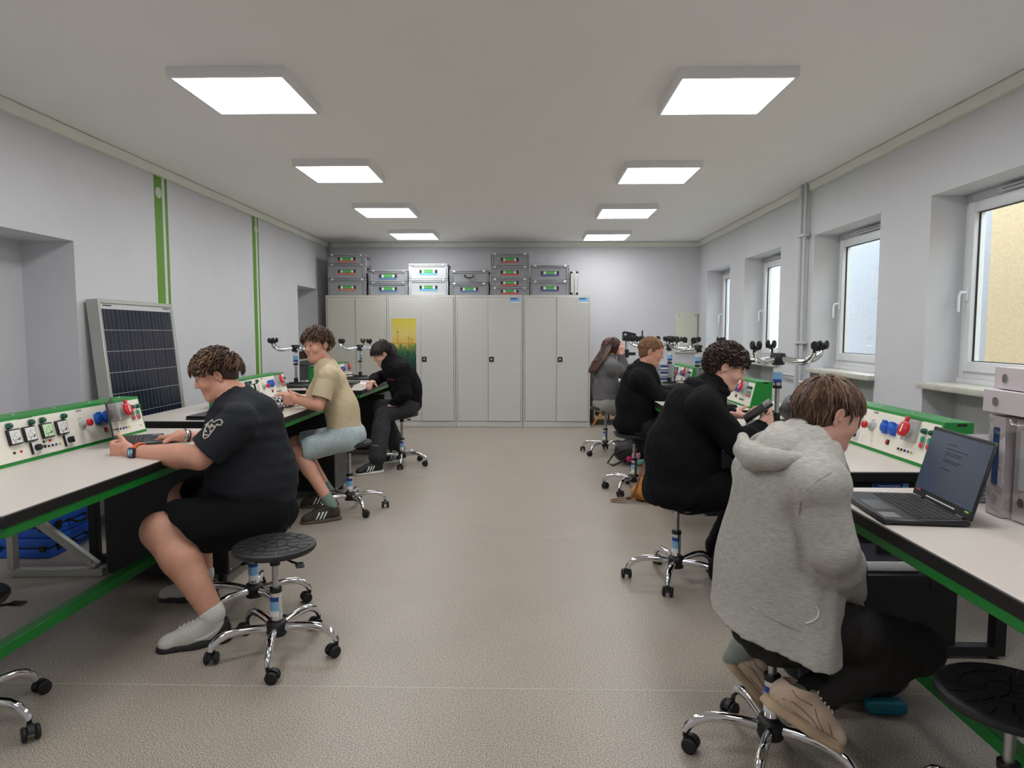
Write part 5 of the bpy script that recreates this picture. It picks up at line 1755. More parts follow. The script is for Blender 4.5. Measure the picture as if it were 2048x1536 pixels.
    def collar(g, m, r=.066, t=.008, name='collar', fwd=.2):
        J = g.J
        d = unit(J['head'] - J['neck'])
        Rm = frame3(g.bf, d)
        c = J['neck'] + d * .006
        pts = []
        for k in range(24):
            a = 2 * PI * k / 24
            q = c + Rm[:, 0] * math.cos(a) * r + Rm[:, 1] * math.sin(a) * r + Rm[:, 2] * (-.022 * math.sin(a))
            pts.append(Vector(q - g.org))
        MB().tube(pts, t, 8, closed=True).build(name, m, g.root)
    def hood(g, m, size=1.0, h=.009, drop=.10, low=.02, wide=1.0, side=0.0):
        """hood lying folded on the upper back"""
        J = g.J
        d = unit(J['head'] - J['neck'])
        ax = unit(d + unit(J['neck'] - J['chest']))
        Rm = frame3(g.bf, ax)
        s_, f_, u_ = Rm[:, 0], Rm[:, 1], Rm[:, 2]
        c = J['neck'] - u_ * low
        S = Soft()
        pts, rs = [], []
        for a in np.linspace(-2.6, 2.6, 17):
            # a = 0 at the nape, +-2.6 at the throat
            r = (.080 + .030 * max(0, math.cos(a / 1.4))) * size
            pts.append(c + s_ * math.sin(a) * r * 1.02 - f_ * math.cos(a) * r + u_ * (.004 + .012 * math.cos(a)))
            rs.append((.017 + .013 * (math.cos(a) * .5 + .5)) * size)
        S.chain(pts, rs, k=.02)
        bk = -f_ * .095 * size + s_ * side
        S.ell(c + bk - u_ * drop * .35 * size, np.array((.128 * wide, .046, .075)) * size, frame3(-f_ + u_ * .25, u_), k=.04)
        S.ell(c + bk * 1.12 - u_ * drop * size, np.array((.10 * wide, .042, .075)) * size, frame3(-f_ + u_ * .3, u_), k=.04)
        S.cap(c - ax * .02, c + ax * .16, .066, .074, k=.012, mode='s')
        S.disp(wr(34, 3), .005)
        g.part(S, 'hood', m, h, 2)
        MB().tube([Vector(p + u_ * rs[i] * .95 + (p - c) * .04 - g.org) for i, p in enumerate(pts)], .0045, 6).build('hood_seam', m, g.root)
TEE_D = cloth('charcoal_jersey', (44, 46, 52), amt=.05)
SHORT_B = cloth('black_sweat_cloth', (18, 18, 20))
TEE_B = cloth('beige_jersey', (206, 190, 158), amt=.04)
DENIM_L = cloth('pale_denim', (178, 192, 196), 700, .35, .14)
HOOD_B = cloth('black_fleece', (20, 20, 23))
JEANS_D = cloth('washed_black_denim', (58, 59, 61), 500, .3, .3, fold=(1.5, 1.5, .4))
HOOD_G = cloth('grey_melange_fleece', (176, 173, 166), 900, .35, .16, fold=(.45, .45, 2.2))
HOOD_DG = cloth('dark_grey_fleece', (108, 106, 108))
PANT_G = cloth('grey_sweat_cloth', (150, 147, 142))
PANT_B = cloth('black_trouser_cloth', (46, 44, 43), amt=.08)
SOCKW = cloth('white_sock', (222, 220, 214))
SOCKG = cloth('sage_sock', (120, 142, 130))
SOCKGY = cloth('grey_sock', (132, 140, 130))
SH_GREY = mat('shoe_grey_mesh', (196, 192, 186), .7, noise=(60, .06))
SH_BLK = mat('shoe_black', (26, 25, 24), .6)
SH_BRN = mat('shoe_brown_suede', (58, 50, 42), .8, noise=(60, .1))
SH_GUM = mat('gum_sole', (84, 70, 54), .6)
SH_BEI = mat('shoe_beige_leather', (190, 166, 146), .6, noise=(20, .08))
SH_BEIS = mat('shoe_beige_sole', (182, 158, 130), .6)
SH_STI = mat('shoe_stitching', (124, 98, 82), .8)
SH_BEIL = mat('shoe_beige_lace', (206, 190, 172), .7)
SH_WHT = mat('shoe_white', (216, 214, 208), .6)
H_BRN = (mat('hair_brown', (62, 42, 32), .55), mat('hair_brown_light', (128, 96, 72), .5))
H_BRN2 = (mat('hair_chestnut', (70, 50, 38), .55), mat('hair_chestnut_light', (112, 84, 62), .5))
H_DRK = (mat('hair_black', (24, 18, 18), .45), mat('hair_black_light', (44, 34, 32), .45))
H_CUR = (mat('hair_dark_brown', (40, 26, 22), .5), mat('hair_dark_brown_light', (74, 50, 40), .5))
H_SAND = (mat('hair_sandy', (118, 84, 58), .6), mat('hair_sandy_light', (150, 110, 78), .6))
H_LONG = (mat('hair_long_brown', (58, 38, 32), .4), mat('hair_long_red', (112, 66, 52), .4))
H_GRY = (mat('hair_light_brown', (74, 54, 42), .5), mat('hair_light_brown_light', (124, 94, 72), .5))

def mk_head(fig, mats, brow=BROW, look=0, half=.5, smile=0.0, skin=None, **kw):
    face_parts(fig.J['head'], fig.HR, fig.hsc, fig.root, fig.org, brow, look, half=half, smile=smile, skin=skin)
    hair(fig.J['head'], fig.HR, fig.hsc, fig.root, fig.org, mats, **kw)

# ---------------------------------------------------------------- dark grey shirt, orange watch (left front)
J = dict(pelvis=A(512, 1015, 3.27), abd=A(505, 950, 3.27), chest=A(490, 855, 3.26), neck=A(468, 790, 3.27), head=A(433, 752, 3.27),
         shL=A(478, 845, 3.05), shR=A(480, 838, 3.46), elL=A(398, 915, 2.98), elR=A(425, 890, 3.62), wrL=A(262, 905, 3.10), wrR=A(360, 872, 3.50),
         hipL=A(515, 1035, 3.16), hipR=A(510, 1030, 3.38), knL=A(322, 1062, 2.98), knR=A(372, 998, 3.48), anL=(-1.42, 2.93, .13), anR=(-1.70, 3.42, .13),
         toeL=(-1.62, 2.83, .03), toeR=(-1.92, 3.40, .03))
g = Figure('person in a dark grey T-shirt and black shorts with an orange watch strap', (-1.45, 3.2, 0), J, (-1, 0, -.15),
           dict(hip=.185, waist=.205, chest=.185, fs=(.98, .98, .9), arm=(.066, .056, .034), leg=(.118, .084, .084, .048), sh=.078, neck=1.12))
g.hands = [dict(w=J['wrL'], d=(-1, .08, .06), n=(0, 1, .1), t=(-.1, 0, 1), curl=(.75, .85, .85, .8), thumb=(.75, .75, .25), sc=1.02),
           dict(w=J['wrR'], d=(-1, -.12, -.12), n=(0, -.2, -1), t=(0, -1, .1), curl=(.35, .35, .4, .45), sc=1.0)]
g.body(SKIN, (-.88, -.36, -.30), (-.28, -.1, .95), .95, .005, 1.1)
S = Soft(); g.torso(S, .004)
for s in 'LR':
    g.arm(S, s, .014, .30)
g.neck_cut(S, .074)
S.plane(g.J['pelvis'] + V3((0, 0, -.045)), (-.35, 0, -1), k=.01)
S.disp(wr(24, 5, (.6, .6, 1.6)), .0055); S.disp(wr(60, 6, (.5, .5, 1.4)), .002)
shirt = g.part(S, 'shirt', TEE_D, .007)
TS1 = g.sleeve('L', TEE_D, .022, .84, .006)
g.sleeve('R', TEE_D, .022, .84)
g.collar(TEE_D, .070, .006)
S = Soft()
S.ell(g.J['pelvis'] + V3((.0, 0, -.02)), (.20, .215, .14), k=.05)
for s in 'LR':
    g.leg(S, s, .020, .80, flare=.022)
for s in 'LR':
    a, b = g.J['hip' + s], g.J['kn' + s]
    d = unit(unit(b - a) + V3((0, 0, -.75)))
    S.plane(a + (b - a) * .76, d, k=.006, lo=a + (b - a) * .55 - .16, hi=b + .14)
    S.cap(a + (b - a) * .75, a + (b - a) * 1.2, .105, .105, k=.006, mode='s')
S.disp(wr(30, 8), .005)
g.part(S, 'shorts', SHORT_B, .0075)
mk_head(g, H_BRN, style='forward', n=1600, length=.058, thick=.013, lift=.016, side_short=.55, droop=.22, side_cut=.030, seed=4, side_low=-.010, back_low=-.045, fringe_low=.026, half=.3)
for s, m_, o_ in (('L', (SH_GREY, SH_BLK), 1), ('R', (SH_GREY, SH_BLK), 1)):
    d = unit(g.J['toe' + s] - g.J['an' + s]); d[2] = 0; d = unit(d)
    heel = g.J['an' + s] - d * .062; heel[2] = 0.0
    toe = heel + d * .285
    g.sock(s, SOCKW, .055)
    shoe(g.root, g.org, heel, toe, (0, 0, 1), m_, swoosh=STK_WH if s == 'L' else None, laces=SOCKW, outer=-1, h=.005, rim=.008, heelcap=SH_BLK)
# watch
w = g.J['wrL'] + (g.J['elL'] - g.J['wrL']) * .13
ax = unit(g.J['elL'] - g.J['wrL'])
Rw = frame3(ax, (0, -1, .2))
ORANGE = mat('orange_strap', (226, 96, 44), .5)
wt = MB()
ring = [Vector(w + (Rw[:, 0] * math.cos(a) * .047 + Rw[:, 2] * math.sin(a) * .042) - g.org) for a in np.linspace(0, 2 * PI, 25)[:-1]]
wt.tube(ring, .011, 8, closed=True, flat=.35)
wt = tag(link('watch_strap', wt.mesh('watch_strap', ORANGE), g.root), 'orange watch strap')
Mw = Matrix.Translation(Vector(w + Rw[:, 2] * .043 - g.org)) @ Matrix(Rw.tolist()).to_4x4()
wc = MB().rbox(-.023, .023, -.021, .021, -.004, .010, .006, 2, Mw).build('watch_case', BLACKP, wt)
MB().rbox(-.018, .018, -.016, .016, .0095, .011, .0005, 1, Mw).build('watch_face', mat('watch_screen', (60, 62, 80), .1, emit=((90, 100, 140), .25)), wt)
MB().bb(-.012, .004, .004, .012, .011, .0115, Mw).bb(-.012, .010, -.010, -.002, .011, .0115, Mw).build('watch_digits', mat('watch_digits', (120, 170, 170), .3, emit=((120, 170, 170), .3)), wt)
# bracelets on the other wrist, ring
w = g.J['wrR'] + (g.J['elR'] - g.J['wrR']) * .10
Rw = frame3(unit(g.J['elR'] - g.J['wrR']), (0, 0, 1))
for q, m_, r_ in ((0, STEEL, .007), (.018, SH_BLK, .004)):
    MB().tube([Vector(w + Rw[:, 1] * q + (Rw[:, 0] * math.cos(a) * .044 + Rw[:, 2] * math.sin(a) * .040) - g.org) for a in np.linspace(0, 2 * PI, 21)[:-1]], r_, 8, closed=True).build('bracelet', m_, g.root)
# pale print on the sleeve and on the chest
PRINT = mat('pale_shirt_print', (198, 192, 180), .8)
def cloth_print(S, fig, strokes, o, right, up, d, m, wd=.004, name='print'):
    mb = MB()
    for st in strokes:
        pts = []
        for x, y in st:
            hit = S.cast(V3(o) + unit(right) * x + unit(up) * y - unit(d) * .15, d, .35)
            if hit is not None:
                pts.append(Vector(hit - unit(d) * .002 - fig.org))
        if len(pts) > 1:
            mb.tube(pts, wd, 4, flat=1)
    if mb.v:
        mb.build(name, m, fig.root)
bull = [[(-.004, .022), (-.018, .030), (-.036, .028), (-.046, .014), (-.040, .002), (-.030, .006), (-.022, .012)],
        [(.004, .022), (.018, .032), (.034, .034), (.046, .024), (.044, .010), (.034, .010), (.024, .014)],
        [(-.022, .012), (-.026, -.004), (-.022, -.022), (-.016, -.040), (-.004, -.050), (.008, -.042), (.014, -.024), (.020, -.006), (.024, .014)],
        [(-.014, .006), (-.010, .0), (-.004, .004)], [(.006, .006), (.012, .002), (.016, .008)],
        [(-.012, -.032), (-.004, -.036), (.004, -.032)], [(-.006, .014), (0, -.010), (.004, .014)], [(-.016, -.014), (-.010, -.022)], [(.012, -.012), (.008, -.022)]]
cloth_print(TS1, g, bull, A(410, 858, 2.90), (1, 0, 0), (.3, 0, 1), (0, 1, 0), PRINT, .0035)

# ---------------------------------------------------------------- beige shirt, pale denim shorts
Y = 5.2
J = dict(pelvis=A(690, 862, Y), abd=A(683, 815, Y), chest=A(662, 768, Y), neck=A(650, 728, Y), head=A(634, 692, Y - .02),
         shL=A(656, 752, Y - .18), shR=A(652, 748, Y + .16), elL=A(637, 812, Y - .26), elR=A(620, 808, Y + .22), wrL=A(592, 800, Y - .16), wrR=A(584, 789, Y - .02),
         hipL=A(693, 876, Y - .09), hipR=A(690, 874, Y + .09), knL=A(592, 905, Y - .18), knR=A(592, 886, Y + .16), anL=A(652, 992, 4.88), anR=A(625, 980, 5.28),
         toeL=A(605, 1030, 4.80), toeR=A(596, 1004, 5.22))
g = Figure('person in a beige T-shirt and pale denim shorts turning to the camera', (-1.5, Y, 0), J, (-1, -.1, 0),
           dict(hip=.148, waist=.128, chest=.138, fs=(.85, .85, .8), arm=(.046, .041, .027), leg=(.08, .055, .052, .036), sh=.058, neck=.95))
g.J['anL'] = V3((-1.46, 4.92, .11)); g.J['toeL'] = V3((-1.66, 4.80, .02)); g.J['anR'] = V3((-1.60, 5.34, .11)); g.J['toeR'] = V3((-1.82, 5.26, .02))
g.hands = [dict(w=J['wrL'], d=(-1, .15, .02), n=(0, 1, .1), t=(0, .1, 1), curl=(.55, .6, .6, .6), sc=.98),
           dict(w=J['wrR'], d=(-1, -.35, .06), n=(0, .2, -1), t=(0, -1, 0), curl=(.3, .35, .35, .3), sc=.98)]
g.body(SKIN, (-.50, -.86, -.06), (-.10, 0, 1), 1.0, .006)
S = Soft(); g.torso(S, .010)
for s in 'LR':
    g.arm(S, s, .020, .30)
g.neck_cut(S, .064)
S.plane(g.J['pelvis'] + V3((0, 0, -.01)), (-.25, 0, -1), k=.01)
S.disp(wr(30, 15, (.7, .7, 1.5)), .005); S.disp(wr(70, 16), .002)
g.part(S, 'shirt', TEE_B, .0085)
for s in 'LR':
    g.sleeve(s, TEE_B, .026, .76)
g.collar(TEE_B, .062, .006)
S = Soft()
S.ell(g.J['pelvis'] + V3((.01, 0, -.03)), (.155, .165, .12), k=.05)
for s in 'LR':
    g.leg(S, s, .018, .84, flare=.012)
    a, b = g.J['hip' + s], g.J['kn' + s]
    S.plane(a + (b - a) * .86, unit(b - a), k=.006, lo=a + (b - a) * .7 - .13, hi=b + .12)
    S.cap(a + (b - a) * .78, a + (b - a) * 1.2, .070, .070, k=.006, mode='s')
S.disp(wr(34, 18), .005)
g.part(S, 'shorts', DENIM_L, .0085)
mk_head(g, H_BRN2, style='forward', n=1300, length=.045, thick=.019, lift=.018, seed=9, side_low=-.012, back_low=-.05, fringe_low=.030, side_cut=.02, width=.005, half=.4, curl=.25, smile=1.0)
for s in 'LR':
    d = unit(g.J['toe' + s] - g.J['an' + s]); d[2] = 0; d = unit(d)
    heel = g.J['an' + s] - d * .06; heel[2] = 0.0
    g.sock(s, SOCKG, .17)
    shoe(g.root, g.org, heel, heel + d * .28, (0, 0, 1), (SH_BRN, SH_GUM), stripes=STK_WH, laces=SH_BLK, outer=-1, h=.006)

# ---------------------------------------------------------------- black hoodie, dark jeans, fringe
Y = 7.02
J = dict(pelvis=A(815, 800, Y), abd=A(811, 772, Y), chest=A(797, 745, Y), neck=A(779, 722, Y), head=A(766, 709, Y),
         shL=A(806, 742, Y - .17), shR=A(790, 742, Y + .17), elL=A(811, 788, Y - .26), elR=A(752, 758, Y + .28), wrL=A(782, 812, Y - .18), wrR=A(745, 764, Y + .02),
         hipL=A(816, 815, Y - .10), hipR=A(814, 815, Y + .10), knL=A(766, 830, Y - .2), knR=A(760, 815, Y + .18), anL=(-1.50, 6.62, .12), anR=(-1.40, 7.22, .12),
         toeL=(-1.66, 6.50, .02), toeR=(-1.55, 7.1, .02))
g = Figure('person with a black fringe in a black hoodie and washed black jeans', (-1.35, Y, 0), J, (-1, 0, -.2),
           dict(hip=.15, waist=.150, chest=.150, fs=(.9, .9, .85), arm=(.05, .045, .028), leg=(.088, .066, .062, .05), sh=.064))
g.hands = [dict(w=J['wrL'], d=(-.8, .0, -.5), n=(-.4, 0, -1), t=(0, 1, 0), curl=(.35, .35, .35, .35), sc=1.0),
           dict(w=J['wrR'], d=(-.1, -1, -.1), n=(0, 0, -1), t=(1, 0, 0), curl=(.5, .6, .6, .6), sc=1.0)]
g.body(SKIN_P, (-.88, -.30, -.36), (-.34, -.1, .93), 1.0, .007)
S = Soft(); g.torso(S, .022)
for s in 'LR':
    g.arm(S, s, .022, 1.95, cuff=.014)
g.neck_cut(S, .066)
S.plane(g.J['pelvis'] + V3((0, 0, -.06)), (-.2, 0, -1), k=.012)
S.disp(wr(26, 21), .008); S.disp(wr(55, 22), .004)
g.part(S, 'hoodie', HOOD_B, .0095)
HS3 = S
g.hood(HOOD_B, .95)
S = Soft()
S.ell(g.J['pelvis'] + V3((0, 0, -.04)), (.15, .165, .12), k=.05)
for s in 'LR':
    g.leg(S, s, .016, 1.93, flare=.022)
S.disp(wr(34, 24), .006)
g.part(S, 'jeans', JEANS_D, .0095)
mk_head(g, H_DRK, skin=SKIN_P, style='forward', n=1300, length=.07, thick=.022, lift=.010, seed=13, side_low=-.02, back_low=-.075, fringe_low=.020, width=.0055, half=.3)
for s in 'LR':
    d = unit(g.J['toe' + s] - g.J['an' + s]); d[2] = 0; d = unit(d)
    heel = g.J['an' + s] - d * .06; heel[2] = 0.0
    shoe(g.root, g.org, heel, heel + d * .28, (0, 0, 1), (SH_BLK, SH_WHT), stripes=STK_WH, outer=-1, h=.007)
RPR = mat('red_chest_print', (140, 36, 46), .7)
lm = text_mesh('VANS', .032, .001)
lm.transform(Matrix.Translation(Vector(HS3.cast(A(771, 762, Y - .35), (.15, 1, 0), .5) - g.org) + Vector((-.01, -.016, 0))) @ Matrix.Rotation(PI / 2, 4, 'X'))
lm.materials.clear(); lm.materials.append(RPR)
link('chest_print', lm, g.root)

# ---------------------------------------------------------------- long brown hair, grey hoodie (far right)
Y = 7.78
J = dict(pelvis=A(1212, 800, Y), abd=A(1211, 775, Y), chest=A(1212, 748, Y), neck=A(1216, 718, Y), head=A(1224, 697, Y + .02),
         shR=A(1226, 735, Y - .15), shL=A(1210, 733, Y + .17), elR=A(1246, 741, Y + .04), elL=A(1255, 752, Y + .34), wrR=A(1243, 709, Y - .03), wrL=A(1262, 745, Y + .2),
         hipL=A(1214, 812, Y + .1), hipR=A(1214, 812, Y - .1), knL=A(1282, 812, Y + .2), knR=A(1283, 815, Y - .05), anL=(1.22, 8.0, .12), anR=(1.22, 7.72, .12), toeL=(1.4, 8.05, .02), toeR=(1.4, 7.75, .02))
g = Figure('person with long brown hair in a grey hoodie resting a hand on the head', (.95, Y, 0), J, (.95, .3, 0),
           dict(hip=.15, waist=.125, chest=.135, fs=(.9, .85, .8), arm=(.044, .04, .026), leg=(.085, .06, .054, .04), sh=.056, neck=.88))
g.hands = [dict(w=J['wrR'], d=(-.1, .0, 1), n=(.1, 1, 0), t=(-1, 0, 0), curl=(.12, .12, .15, .2), sc=.95, spread=.12),
           dict(w=J['wrL'], d=(1, 0, -.2), n=(0, 0, -1), t=(0, 1, 0), sc=.95)]
g.body(SKIN_P, (.88, .40, -.25), (.22, 0, .97), .97, .009)
S = Soft(); g.torso(S, .024)
for s in 'LR':
    g.arm(S, s, .022, 1.9, cuff=.014)
g.neck_cut(S, .06)
S.plane(g.J['pelvis'] + V3((0, 0, -.0)), (0, 0, -1), k=.012)
S.disp(wr(26, 31), .008)
g.part(S, 'hoodie', HOOD_DG, .010)
S = Soft()
S.ell(g.J['pelvis'] + V3((0, 0, -.045)), (.155, .165, .115), k=.05)
for s in 'LR':
    g.leg(S, s, .016, 1.92, flare=.02)
S.disp(wr(30, 34), .005)
g.part(S, 'trousers', PANT_G, .010)
mk_head(g, H_LONG, skin=SKIN_P, style='flow', n=600, length=.07, thick=.016, lift=.004, seed=19, side_low=-.05, back_low=-.10, width=.006, ears=False)
# long hair down the back
S = Soft()
hc = g.J['head']
S.chain([hc + V3((-.03, -.005, .06)), hc + V3((-.085, -.03, -.05)), hc + V3((-.155, -.06, -.15)), hc + V3((-.215, -.08, -.235))], [.078, .092, .09, .06], k=.04, flat=(1, 0, .3), fs=.65)
S.disp(wr(60, 40, (1, 1, .25)), .006)
lh = g.part(S, 'long_hair', H_LONG[0], .009)
rs = random.Random(77)
mb = MB()
for m_ in H_LONG: mb.use(m_)
for k in range(420):
    a = rs.uniform(-1.9, 1.9)
    rad = rs.uniform(.80, 1.05)
    pts = []
    for (dx, dz, r) in ((-.01, .08, .07), (-.055, .0, .095), (-.105, -.09, .10), (-.165, -.17, .10), (-.225, -.26, .075)):
        x = hc + V3((dx - math.cos(a) * r * .68 * rad, dx * .36 + math.sin(a) * r * rad, dz + rs.uniform(-.02, .02)))
        pts.append(Vector(x - g.org))
    mb.cur = 0 if rs.random() < .45 else 1
    mb.tube(pts, [.003, .0048, .0048, .004, .0008], 4)
o = mb.build('locks', None, lh); o['kind'] = 'stuff'
for s in 'LR':
    d = unit(g.J['toe' + s] - g.J['an' + s]); d[2] = 0; d = unit(d)
    heel = g.J['an' + s] - d * .055; heel[2] = 0.0
    shoe(g.root, g.org, heel, heel + d * .25, (0, 0, 1), (SH_BLK, SH_WHT), h=.009)

# ---------------------------------------------------------------- short sandy hair, black hoodie
Y = 5.92
J = dict(pelvis=A(1278, 838, Y), abd=A(1276, 805, Y), chest=A(1281, 768, Y), neck=A(1288, 735, Y), head=A(1302, 704, Y),
         shR=A(1280, 760, Y - .17), shL=A(1282, 757, Y + .18), elR=A(1322, 796, Y - .2), elL=A(1325, 790, Y + .28), wrR=A(1368, 795, Y - .05), wrL=A(1362, 785, Y + .15),
         hipL=A(1280, 852, Y + .1), hipR=A(1280, 852, Y - .1), knL=A(1368, 850, Y + .16), knR=A(1370, 856, Y - .14), anL=(1.24, 6.0, .12), anR=(1.24, 5.78, .12), toeL=(1.44, 6.02, .02), toeR=(1.44, 5.76, .02))
g = Figure('person with short sandy hair in a black hoodie facing the windows', (1.0, Y, 0), J, (1, .1, 0),
           dict(hip=.17, waist=.175, chest=.165, fs=(.95, .92, .85), arm=(.056, .05, .03), leg=(.09, .066, .06, .045), sh=.068, neck=1.08))
g.hands = [dict(w=J['wrR'], d=(1, .3, -.15), n=(0, .2, -1), t=(0, 1, 0)), dict(w=J['wrL'], d=(1, -.2, -.1), n=(0, 0, -1), t=(0, -1, 0))]
g.body(SKIN, (.95, -.16, -.22), (.2, 0, .97), 1.02, .007, 1.05)
S = Soft(); g.torso(S, .020)
for s in 'LR':
    g.arm(S, s, .022, 1.95, cuff=.014)
g.neck_cut(S, .072)
S.ell(g.J['pelvis'] + V3((-.03, 0, -.04)), (.20, .20, .12), k=.05)
S.plane(g.J['pelvis'] + V3((0, 0, -.12)), (0, 0, -1), k=.012)
S.disp(wr(24, 41), .008); S.disp(wr(55, 42), .003)
g.part(S, 'hoodie', HOOD_B, .009)
g.hood(HOOD_B, 1.0)
S = Soft()
S.ell(g.J['pelvis'] + V3((0, 0, -.06)), (.165, .18, .115), k=.05)
for s in 'LR':
    g.leg(S, s, .016, 1.93, flare=.02)
S.disp(wr(30, 44), .005)
g.part(S, 'trousers', PANT_B, .010)
mk_head(g, H_SAND, style='forward', n=1700, length=.020, thick=.010, lift=.004, seed=23, side_low=-.028, back_low=-.075, front=.058, fringe_low=.045, width=.0036, side_cut=.03, side_len=.010)
for s in 'LR':
    d = unit(g.J['toe' + s] - g.J['an' + s]); d[2] = 0; d = unit(d)
    heel = g.J['an' + s] - d * .06; heel[2] = 0.0
    shoe(g.root, g.org, heel, heel + d * .28, (0, 0, 1), (SH_BLK, SH_WHT), h=.009)

# ---------------------------------------------------------------- curly hair, black hoodie, holding a device
Y = 3.74
J = dict(pelvis=A(1372, 960, Y), abd=A(1362, 905, Y), chest=A(1388, 830, Y), neck=A(1425, 772, Y), head=A(1452, 736, Y),
         shR=A(1408, 815, Y - .18), shL=A(1412, 808, Y + .2), elR=A(1478, 892, Y - .20), elL=A(1448, 868, Y + .27), wrR=A(1522, 855, Y - .06), wrL=A(1458, 828, Y + .12),
         hipL=A(1378, 985, Y + .1), hipR=A(1378, 985, Y - .1), knL=A(1520, 960, Y + .15), knR=A(1520, 975, Y - .16), anL=(1.14, 3.92, .12), anR=(1.05, 3.50, .12), toeL=(1.36, 3.94, .02), toeR=(1.27, 3.45, .02))
g = Figure('person with curly dark hair in a black hoodie holding a small black device', (.95, Y, 0), J, (1, 0, -.15),
           dict(hip=.185, waist=.175, chest=.165, fs=(.98, .95, .88), arm=(.058, .052, .031), leg=(.098, .07, .064, .048), sh=.070, neck=1.05))
g.hands = [dict(w=J['wrR'], d=(.7, .35, .62), n=(-.6, .7, .3), t=(-.4, .1, .8), curl=(.5, .55, .55, .5), thumb=(.5, .7, .4), sc=1.0),
           dict(w=J['wrL'], d=(.72, -.50, -.05), n=(.1, -.1, 1), t=(.5, .8, .3), curl=(.45, .45, .5, .5), thumb=(.6, .6, .5), sc=1.0)]
g.body(SKIN_P, (.90, -.22, -.36), (.34, -.05, .93), .98, .0055)
S = Soft(); g.torso(S, .022)
for s in 'LR':
    g.arm(S, s, .022, 1.93, cuff=.016)
g.neck_cut(S, .070)
S.ell(g.J['pelvis'] + V3((-.04, 0, -.05)), (.205, .205, .14), k=.05)
S.plane(g.J['pelvis'] + V3((0, 0, -.13)), (0, 0, -1), k=.012)
S.disp(wr(22, 51), .007); S.disp(wr(50, 52), .003)
g.part(S, 'hoodie', HOOD_B, .008)
g.hood(HOOD_B, 1.05)
S = Soft()
S.ell(g.J['pelvis'] + V3((0, 0, -.05)), (.18, .19, .12), k=.05)
for s in 'LR':
    g.leg(S, s, .020, 1.95, flare=.03)
    a, b = g.J['kn' + s], g.J['an' + s]
    for q in (.55, .68, .8, .9):
        p_ = a + (b - a) * q
        S.ell(p_, (.10, .10, .035), k=.025)
S.disp(wr(32, 54), .006)
g.part(S, 'trousers', SHORT_B, .009)
mk_head(g, H_CUR, skin=SKIN_P, style='up', n=1500, length=.043, thick=.022, lift=.010, seed=29, side_low=.0, back_low=-.06, fringe_low=.03, width=.0055, curl=1.0, half=.3)
for s in 'LR':
    d = unit(g.J['toe' + s] - g.J['an' + s]); d[2] = 0; d = unit(d)
    heel = g.J['an' + s] - d * .06; heel[2] = 0.0
    shoe(g.root, g.org, heel, heel + d * .29, (0, 0, 1), (SH_BLK, SH_BLK), h=.007)
P6J = g.J

# ---------------------------------------------------------------- grey hoodie, kneeling one leg up on the stool (near right)
Y = 2.14
J = dict(pelvis=A(1565, 1215, Y), abd=A(1560, 1120, Y), chest=A(1582, 985, Y), neck=A(1620, 890, Y), head=A(1658, 829, Y + .03),
         shR=A(1632, 970, 1.97), shL=A(1522, 940, 2.30), elR=A(1664, 1100, 1.93), elL=A(1585, 1090, 2.50), wrR=A(1704, 1186, 2.12), wrL=A(1660, 1165, 2.45),
         hipL=A(1560, 1225, 2.24), hipR=A(1610, 1245, 2.04), knL=(1.20, 2.52, .50), knR=(1.255, 2.13, .385), anL=(.76, 2.30, .30), anR=A(1600, 1400, 2.02),
         toeL=(.88, 2.33, .18), toeR=A(1640, 1465, 1.98))
g = Figure('person in a light grey zip hoodie crouched with tucked legs on a stool', (.85, Y, 0), J, (.8, .55, -.05),
           dict(hip=.155, waist=.150, chest=.150, fs=(.85, .85, .8), arm=(.052, .046, .029), leg=(.088, .064, .056, .04), sh=.064, neck=1.0))
g.hands = [dict(w=J['wrR'], d=(.05, 1, -.35), n=(-.3, .2, -.9), t=(.9, .1, .1), curl=(.5, .5, .5, .5)), dict(w=J['wrL'], d=(.5, -.1, -.6), n=(0, -1, 0), t=(1, 0, 0))]
g.shoe_up = {'L': (.75, .05, .65), 'R': (.62, .05, .78)}
g.body(SKIN_P, (.95, .10, -.28), (.28, .05, .96), .92, .005)
S = Soft(); g.torso(S, .026)
# loose skirt of the hoodie over the hips and the seat
fwd = unit(g.bf); sd = unit(np.cross(fwd, (0, 0, 1)))
pl = g.J['pelvis']
S.chain([g.J['chest'], pl + V3((-.025, .02, .08)), V3((.772, 2.12, .24))], [.150, .170, .245], k=.05, flat=fwd, fs=.94)
S.cap(A(1622, 1090, 2.08), A(1602, 1440, 1.99), .115, .150, k=.05, flat=(1, 0, 0), fs=.74)
g.neck_cut(S, .070)
S.disp(wr(15, 61, (1, 1, .3)), .011); S.disp(wr(38, 62, (1, 1, .5)), .004)
S.plane((.58, 2.22, .505), unit(V3((-.18, .12, -1))), k=.006)
for s in 'LR':
    g.arm(S, s, .026, 1.97, k=.010, cuff=.016)
S.disp(wr(42, 63, (1, 1, 1)), .002)
hoodS = S
g.part(S, 'hoodie', HOOD_G, .0075)
HS = Soft()
HS.ell(A(1572, 905, 2.14), (.105, .115, .085), frame3(unit((.8, .55, .25)), (0, 0, 1)), k=.02)
HS.chain([A(1690, 948, 2.12), A(1662, 905, 2.10), A(1615, 880, 2.10), A(1560, 868, 2.20), A(1512, 885, 2.32)], [.016, .030, .034, .034, .024], k=.03)
HS.cap(g.J['neck'] - V3((0, 0, .03)), g.J['head'] - V3((0, 0, .02)), .066, .075, k=.010, mode='s')
HS.chain([A(1668, 926, 2.02), A(1640, 922, 2.00), A(1595, 919, 1.995), A(1550, 920, 2.02), A(1508, 916, 2.09), A(1489, 898, 2.17), A(1486, 876, 2.25)], [.006, .012, .022, .033, .043, .034, .018], k=.007)
HS.disp(wr(36, 83), .003)
g.part(HS, 'hood', HOOD_G, .0055)
